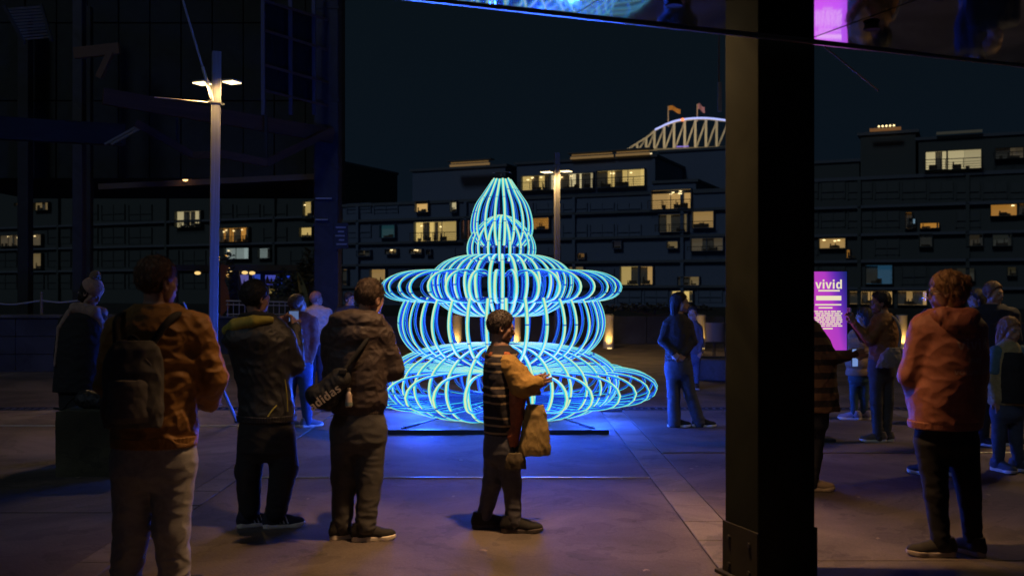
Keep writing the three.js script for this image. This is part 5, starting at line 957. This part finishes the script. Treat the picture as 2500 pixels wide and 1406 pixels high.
// 8 blue-lit figure behind
person({
  label: 'distant person in blue-lit pale jacket standing just behind the long-haired person', d: 16.5, root: 1691, h: 0.018, hh: 0.012,
  head: { c: [1692, 766], yaw: 200, hair: 'short', color: C(0.02, 0.015, 0.012) }, neck: [1692, 785, 0],
  torso: [[782, 1692, 11, 10, 0], [796, 1692, 19, 14, 0], [830, 1692, 20, 15, 0], [864, 1692, 19, 15, 0]],
  arms: [{ pts: [[1675, 800, 0], [1671, 832, 2], [1676, 856, 8]], r: [7.5, 6.5, 5], hand: { curl: 0.5 } }, { pts: [[1709, 800, 0], [1713, 832, 2], [1708, 856, 8]], r: [7.5, 6.5, 5], hand: { curl: 0.5 } }],
  hips: [[858, 1692, 18, 14, 0], [882, 1692, 18, 14, 0]], legs: [{ pts: [[1683, 874, 0], [1683, 910, 0], [1683, 944, 0]], r: [10, 8, 6] }, { pts: [[1701, 874, 0], [1701, 910, 0], [1701, 944, 0]], r: [10, 8, 6] }],
  shoes: [{ yaw: 200 }, { yaw: 190 }], shoeM: black, trousers: denim, jacket: cloth(C(0.1, 0.1, 0.12)),
});
// 9 man in the brown jacket with raised phone and tote
person({
  label: 'person in orange-brown jacket holding up a phone toward the lit sign, facing left', d: 10.75, root: 2152, h: 0.012, hh: 0.008,
  head: { c: [2150, 740], yaw: -80, hair: 'tousled', color: C(0.012, 0.009, 0.008) }, neck: [2156, 768, 0], skin: skinDark,
  torso: [[764, 2158, 20, 18, 0], [782, 2158, 32, 26, 0], [820, 2160, 35, 30, 0], [860, 2158, 34, 29, 0], [884, 2156, 34, 29, 0]],
  arms: [{ pts: [[2146, 792, 14], [2116, 832, 22], [2084, 790, 12]], r: [15, 12.5, 9], hand: { curl: 0.6, to: [2076, 772, 8], back: [0.4, 0, 1], thumb: -1 } }, { pts: [[2150, 792, -16], [2118, 826, -22], [2086, 786, -8]], r: [15, 12.5, 9], hand: { curl: 0.6, to: [2078, 768, -4], back: [0.4, 0, -1] } }],
  hips: [[876, 2154, 32, 28, 0], [905, 2153, 32, 27, 0], [918, 2153, 31, 26, 0]],
  legs: [{ pts: [[2140, 902, 6], [2138, 980, 8], [2143, 1066, 8]], r: [19, 15, 12] }, { pts: [[2166, 902, -4], [2170, 980, -4], [2164, 1064, 0]], r: [19, 15, 12] }],
  shoes: [{ yaw: -84 }, { yaw: -80 }], shoeM: cloth(C(0.2, 0.17, 0.15)), soleM: whiteSole, trousers: cloth(C(0.085, 0.085, 0.085)), jacket: cloth(C(0.28, 0.115, 0.03), 0.7), fold: ridges(0.014, 12, 16),
  more: ({ U, t, e, c }) => {
    t.updateMatrixWorld(); phone(world(t, U([2073, 768, 2])), 1.75, 'phone held up in front of the sign by the person in the orange-brown jacket', 0.5);
    const O = U([2158, 895, 40]), s = 10.75 / F, q = p => { const r = U(p); return V(r[0] - O[0], r[1] - O[1], r[2] - O[2]); }, bag = thing('shoulder_bag', 'cream cloth shoulder bag of the person in the orange-brown jacket', 'bag', world(t, O));
    part('bag_body', netOf(plus(loft([[q([0, 846, 40]).y, 8 * s, 16 * s, 8 * s, 0], [q([0, 868, 40]).y, 2 * s, 28 * s, 13 * s, 0], [0.0, 0, 33 * s, 11 * s, 0]]), ridges(0.012, 12, 14)), 0.01), cloth(C(0.33, 0.29, 0.26)), bag);
    part('strap', tube([q([2182, 850, 36]), q([2186, 810, 34]), q([2178, 778, 24]), q([2168, 768, 0])], 0.014, 20, 6), cloth(C(0.36, 0.32, 0.28)), bag);
  },
});
// 10 smaller figure in the tan puffer
person({
  label: 'smaller person in tan quilted coat and teal leggings beside the lit sign', d: 12.6, root: 2100, h: 0.014, hh: 0.009,
  head: { c: [2110, 775], yaw: -60, hair: 'bob', color: C(0.012, 0.01, 0.01) }, neck: [2106, 800, 0],
  torso: [[798, 2104, 14, 13, 0], [812, 2102, 25, 20, 0], [850, 2099, 30, 24, 0], [885, 2098, 31, 25, 0], [916, 2098, 30, 24, 0]],
  arms: [{ pts: [[2082, 822, 2], [2074, 856, 6], [2080, 884, 6]], r: [11, 10, 8], hand: { curl: 0.5 } }, { pts: [[2122, 822, -2], [2128, 856, 2], [2124, 884, 4]], r: [11, 10, 8], hand: { curl: 0.5 } }],
  hips: [[905, 2098, 25, 21, 0], [930, 2098, 25, 20, 0]], legs: [{ pts: [[2087, 922, 0], [2086, 970, 0], [2085, 1016, 4]], r: [13, 10, 7.5] }, { pts: [[2111, 922, 0], [2111, 970, 0], [2111, 1016, 0]], r: [13, 10, 7.5] }],
  shoes: [{ yaw: -70 }, { yaw: -70 }], shoeM: cloth(C(0.4, 0.35, 0.42)), soleM: whiteSole, trousers: cloth(C(0.05, 0.1, 0.12)), jacket: cloth(C(0.36, 0.22, 0.12), 0.7), coatName: 'quilted_coat',
  fold: (x, y, z) => 0.014 * (0.5 - Math.abs(Math.sin(y * Math.PI / 0.13)) ** 0.6) + 0.004 * N3(x * 14, y * 14, z * 14),
});
// 11 figure half hidden by the column
{
  const cvs = document.createElement('canvas'); cvs.width = 8; cvs.height = 128; const g = cvs.getContext('2d'); g.fillStyle = '#6a4a2c'; g.fillRect(0, 0, 8, 128); g.fillStyle = '#2a1c14'; g.fillRect(0, 20, 8, 26); g.fillRect(0, 80, 8, 30);
  const tx = new THREE.CanvasTexture(cvs); tx.colorSpace = THREE.SRGBColorSpace; tx.wrapS = tx.wrapT = THREE.RepeatWrapping; tx.repeat.set(1, 4.5);
  person({
    label: 'person in brown banded coat walking out from behind the column, mostly hidden', d: 8.1, root: 1980, h: 0.012,
    head: { c: [1950, 742], yaw: 85, hair: 'bob', color: C(0.03, 0.02, 0.015) }, neck: [1954, 778, 0],
    torso: [[772, 1956, 24, 22, 0], [796, 1962, 44, 36, 0], [840, 1970, 60, 44, 0], [900, 1978, 64, 48, 0], [1004, 1984, 66, 50, 0]],
    arms: [{ pts: [[1992, 822, 16], [2026, 872, 24], [2078, 864, 20]], r: [20, 17, 12], hand: { curl: 0.6, to: [2094, 862, 20], thumb: 1 } }, { pts: [[1960, 818, -16], [1990, 880, -30], [2010, 900, -20]], r: [20, 17, 12], hand: { curl: 0.6 } }],
    hips: [[985, 1976, 50, 42, 0], [1040, 1974, 48, 40, 0]], legs: [{ pts: [[1956, 1030, 0], [1950, 1110, 0], [1940, 1180, 0]], r: [26, 20, 16] }, { pts: [[1992, 1030, 0], [1988, 1110, 2], [1980, 1180, 4]], r: [26, 20, 16] }],
    shoes: [{ yaw: 85 }, { yaw: 88 }], shoeM: cloth(C(0.42, 0.3, 0.18)), soleM: M(C(0.45, 0.34, 0.2), 0.7), trousers: black, jacket: M(C(0.9, 0.9, 0.9), 0.85, { map: tx }), coatName: 'coat', fold: ridges(0.02, 8, 10),
    more: ({ U, t }) => { t.updateMatrixWorld(); phone(world(t, U([2080, 872, 22])), 0.6, 'small phone with a bright screen held out beside the column', 0.9); },
  });
}
// 12 navy figure behind the red jacket
person({
  label: 'person in dark navy coat almost hidden behind the red jacket', d: 8.8, root: 2290, h: 0.012,
  head: { c: [2306, 728], yaw: -40, hair: 'short', color: C(0.015, 0.012, 0.01) }, neck: [2300, 766, 0],
  torso: [[752, 2296, 34, 28, 0], [775, 2294, 56, 40, 0], [830, 2294, 60, 44, 0], [940, 2292, 58, 44, 0], [990, 2292, 58, 44, 0]],
  arms: [{ pts: [[2246, 800, 0], [2240, 870, 0], [2250, 930, -10]], r: [20, 17, 13], hand: null }, { pts: [[2340, 800, 0], [2346, 870, 0], [2338, 930, -10]], r: [20, 17, 13], hand: null }],
  hips: [[975, 2292, 50, 38, 0], [1020, 2292, 50, 38, 0]], legs: [{ pts: [[2266, 1010, 0], [2264, 1085, 0], [2262, 1146, 4]], r: [26, 20, 16] }, { pts: [[2316, 1010, 0], [2316, 1085, 0], [2318, 1146, 0]], r: [26, 20, 16] }],
  shoes: [{ yaw: -30 }, { yaw: -10 }], shoeM: navy, soleM: whiteSole, trousers: navy, jacket: cloth(C(0.02, 0.025, 0.05)), coatName: 'coat',
});
// 13 child at the right edge
person({
  label: 'child with long fair hair in pastel fleece and dark vest at the right edge', d: 9.0, root: 2462, h: 0.012,
  head: { c: [2468, 806], yaw: 160, pitch: 6, hair: 'long', color: C(0.3, 0.15, 0.07), size: 0.212, ears: false }, neck: [2464, 836, 0],
  torso: [[832, 2464, 18, 17, 0], [852, 2462, 36, 28, 0], [890, 2462, 42, 34, 0], [940, 2461, 44, 36, 0], [988, 2460, 44, 36, 0]],
  arms: [{ pts: [[2430, 868, 4], [2418, 925, 10], [2428, 972, 16]], r: [17, 15, 11], hand: { curl: 0.5 } }, { pts: [[2496, 868, 4], [2508, 925, 10], [2500, 972, 16]], r: [17, 15, 11], hand: { curl: 0.5 } }],
  hips: [[975, 2460, 38, 32, 0], [1015, 2460, 38, 32, 0]], legs: [{ pts: [[2442, 1004, 0], [2440, 1070, 2], [2438, 1128, 4]], r: [20, 16, 13] }, { pts: [[2480, 1004, 0], [2482, 1070, 0], [2486, 1128, 6]], r: [20, 16, 13] }],
  shoes: [{ yaw: 160 }, { yaw: 140 }], shoeM: cloth(C(0.1, 0.13, 0.2)), soleM: whiteSole, trousers: denim, jacket: cloth(C(0.42, 0.34, 0.16), 0.9), coatName: 'fleece', fold: ridges(0.014, 12, 14),
  more: ({ lo, t, c }) => {
    part('vest', netOf(plus(lo([[858, 2464, 31, 31, 3], [890, 2464, 38, 38, 3], [940, 2464, 41, 40, 3], [982, 2464, 42, 40, 3]]), ridges(0.01, 12, 14)), 0.012), cloth(C(0.02, 0.02, 0.022)), t);
    part('shoulder_yoke', netOf(join([c([2432, 862, 4], [2422, 905, 9], 19.5, 18), c([2494, 862, 4], [2505, 905, 9], 19.5, 18)], 0.02), 0.012), cloth(C(0.1, 0.2, 0.26)), t, 'teal shoulder panels');
  },
});
// 14-18 others
const simple = (label, d, cx, top, feet, yaw, hair, hcol, jacket, trousers, extra = {}) => {
  const k = (feet - top) / 100, y = v => top + v * k, x = v => cx + v * k;
  person({
    label, d, root: cx, h: extra.h ?? 0.016, hh: 0.01, head: { c: [cx + (extra.hx ?? 0), y(6.8)], yaw, hair, color: hcol, size: extra.size ?? 0.218, pitch: extra.pitch ?? 0 }, neck: [cx, y(14.5), 0],
    torso: [[y(13), cx, 6 * k, 5.4 * k, 0], [y(17), cx, 12 * k, 8 * k, 0], [y(28), cx, 12.4 * k, 9 * k, 0], [y(42), cx, 11.6 * k, 9 * k, 0], [y(51), cx, 12 * k, 9 * k, 0]],
    arms: [{ pts: [[x(-11), y(20), 0], [x(-12.6), y(35), 2], [x(-10.5), y(46), 6]], r: [5 * k, 4.2 * k, 3 * k], hand: { curl: 0.5 } }, { pts: [[x(11), y(20), 0], [x(12.6), y(35), 2], [x(10.5), y(46), 6]], r: [5 * k, 4.2 * k, 3 * k], hand: { curl: 0.5 } }],
    hips: [[y(47), cx, 10.5 * k, 8 * k, 0], [y(57), cx, 10.8 * k, 8 * k, 0]], legs: [{ pts: [[x(-5.4), y(54), 0], [x(-5.4 - (extra.step ?? 0)), y(75), 2], [x(-5.4 - (extra.step ?? 0) * 2), y(95.5), 4]], r: [6.2 * k, 4.8 * k, 3.6 * k] }, { pts: [[x(5.4), y(54), 0], [x(5.4 + (extra.step ?? 0)), y(75), 2], [x(5.4 + (extra.step ?? 0) * 2), y(95.5), 0]], r: [6.2 * k, 4.8 * k, 3.6 * k] }],
    shoes: [{ yaw }, { yaw: yaw - 10 }], shoeM: extra.shoe ?? black, soleM: whiteSole, trousers, jacket, extra: extra.extra, more: extra.more, skin: extra.skin,
  });
};
simple('adult with fair tousled hair in navy jacket behind the child at right', 10.5, 2428, 690, 1087, 150, 'tousled', C(0.2, 0.11, 0.06), navy, navy, { step: 1 });
simple('dark-haired person looking left between the red jacket and the fair-haired adult', 12, 2386, 708, 1040, -75, 'bob', C(0.012, 0.01, 0.009), navy, denim);
simple('person in long cream coat and dark trousers standing left of the puffer jacket', 15.8, 772, 714, 961, 60, 'short', C(0.22, 0.1, 0.07), cloth(C(0.5, 0.36, 0.26)), navy);
simple('person in reddish hooded top and blue jeans between the two photographers', 11.9, 726, 722, 1043, 70, 'short', C(0.1, 0.05, 0.03), cloth(C(0.3, 0.09, 0.06)), cloth(C(0.06, 0.1, 0.22)), { step: 1, shoe: cloth(C(0.2, 0.22, 0.3)), extra: ({ e, c }) => [c([708, 776, 10], [746, 774, 4], 14, 13)] });
simple('distant person with blue-lit face just left of the puffer jacket hood', 17, 853, 716, 943, 120, 'short', C(0.02, 0.015, 0.012), navy, navy);

scene.traverse(o => { if (o.isMesh) { o.castShadow = true; o.receiveShadow = true; } });
renderer.render(scene, camera);
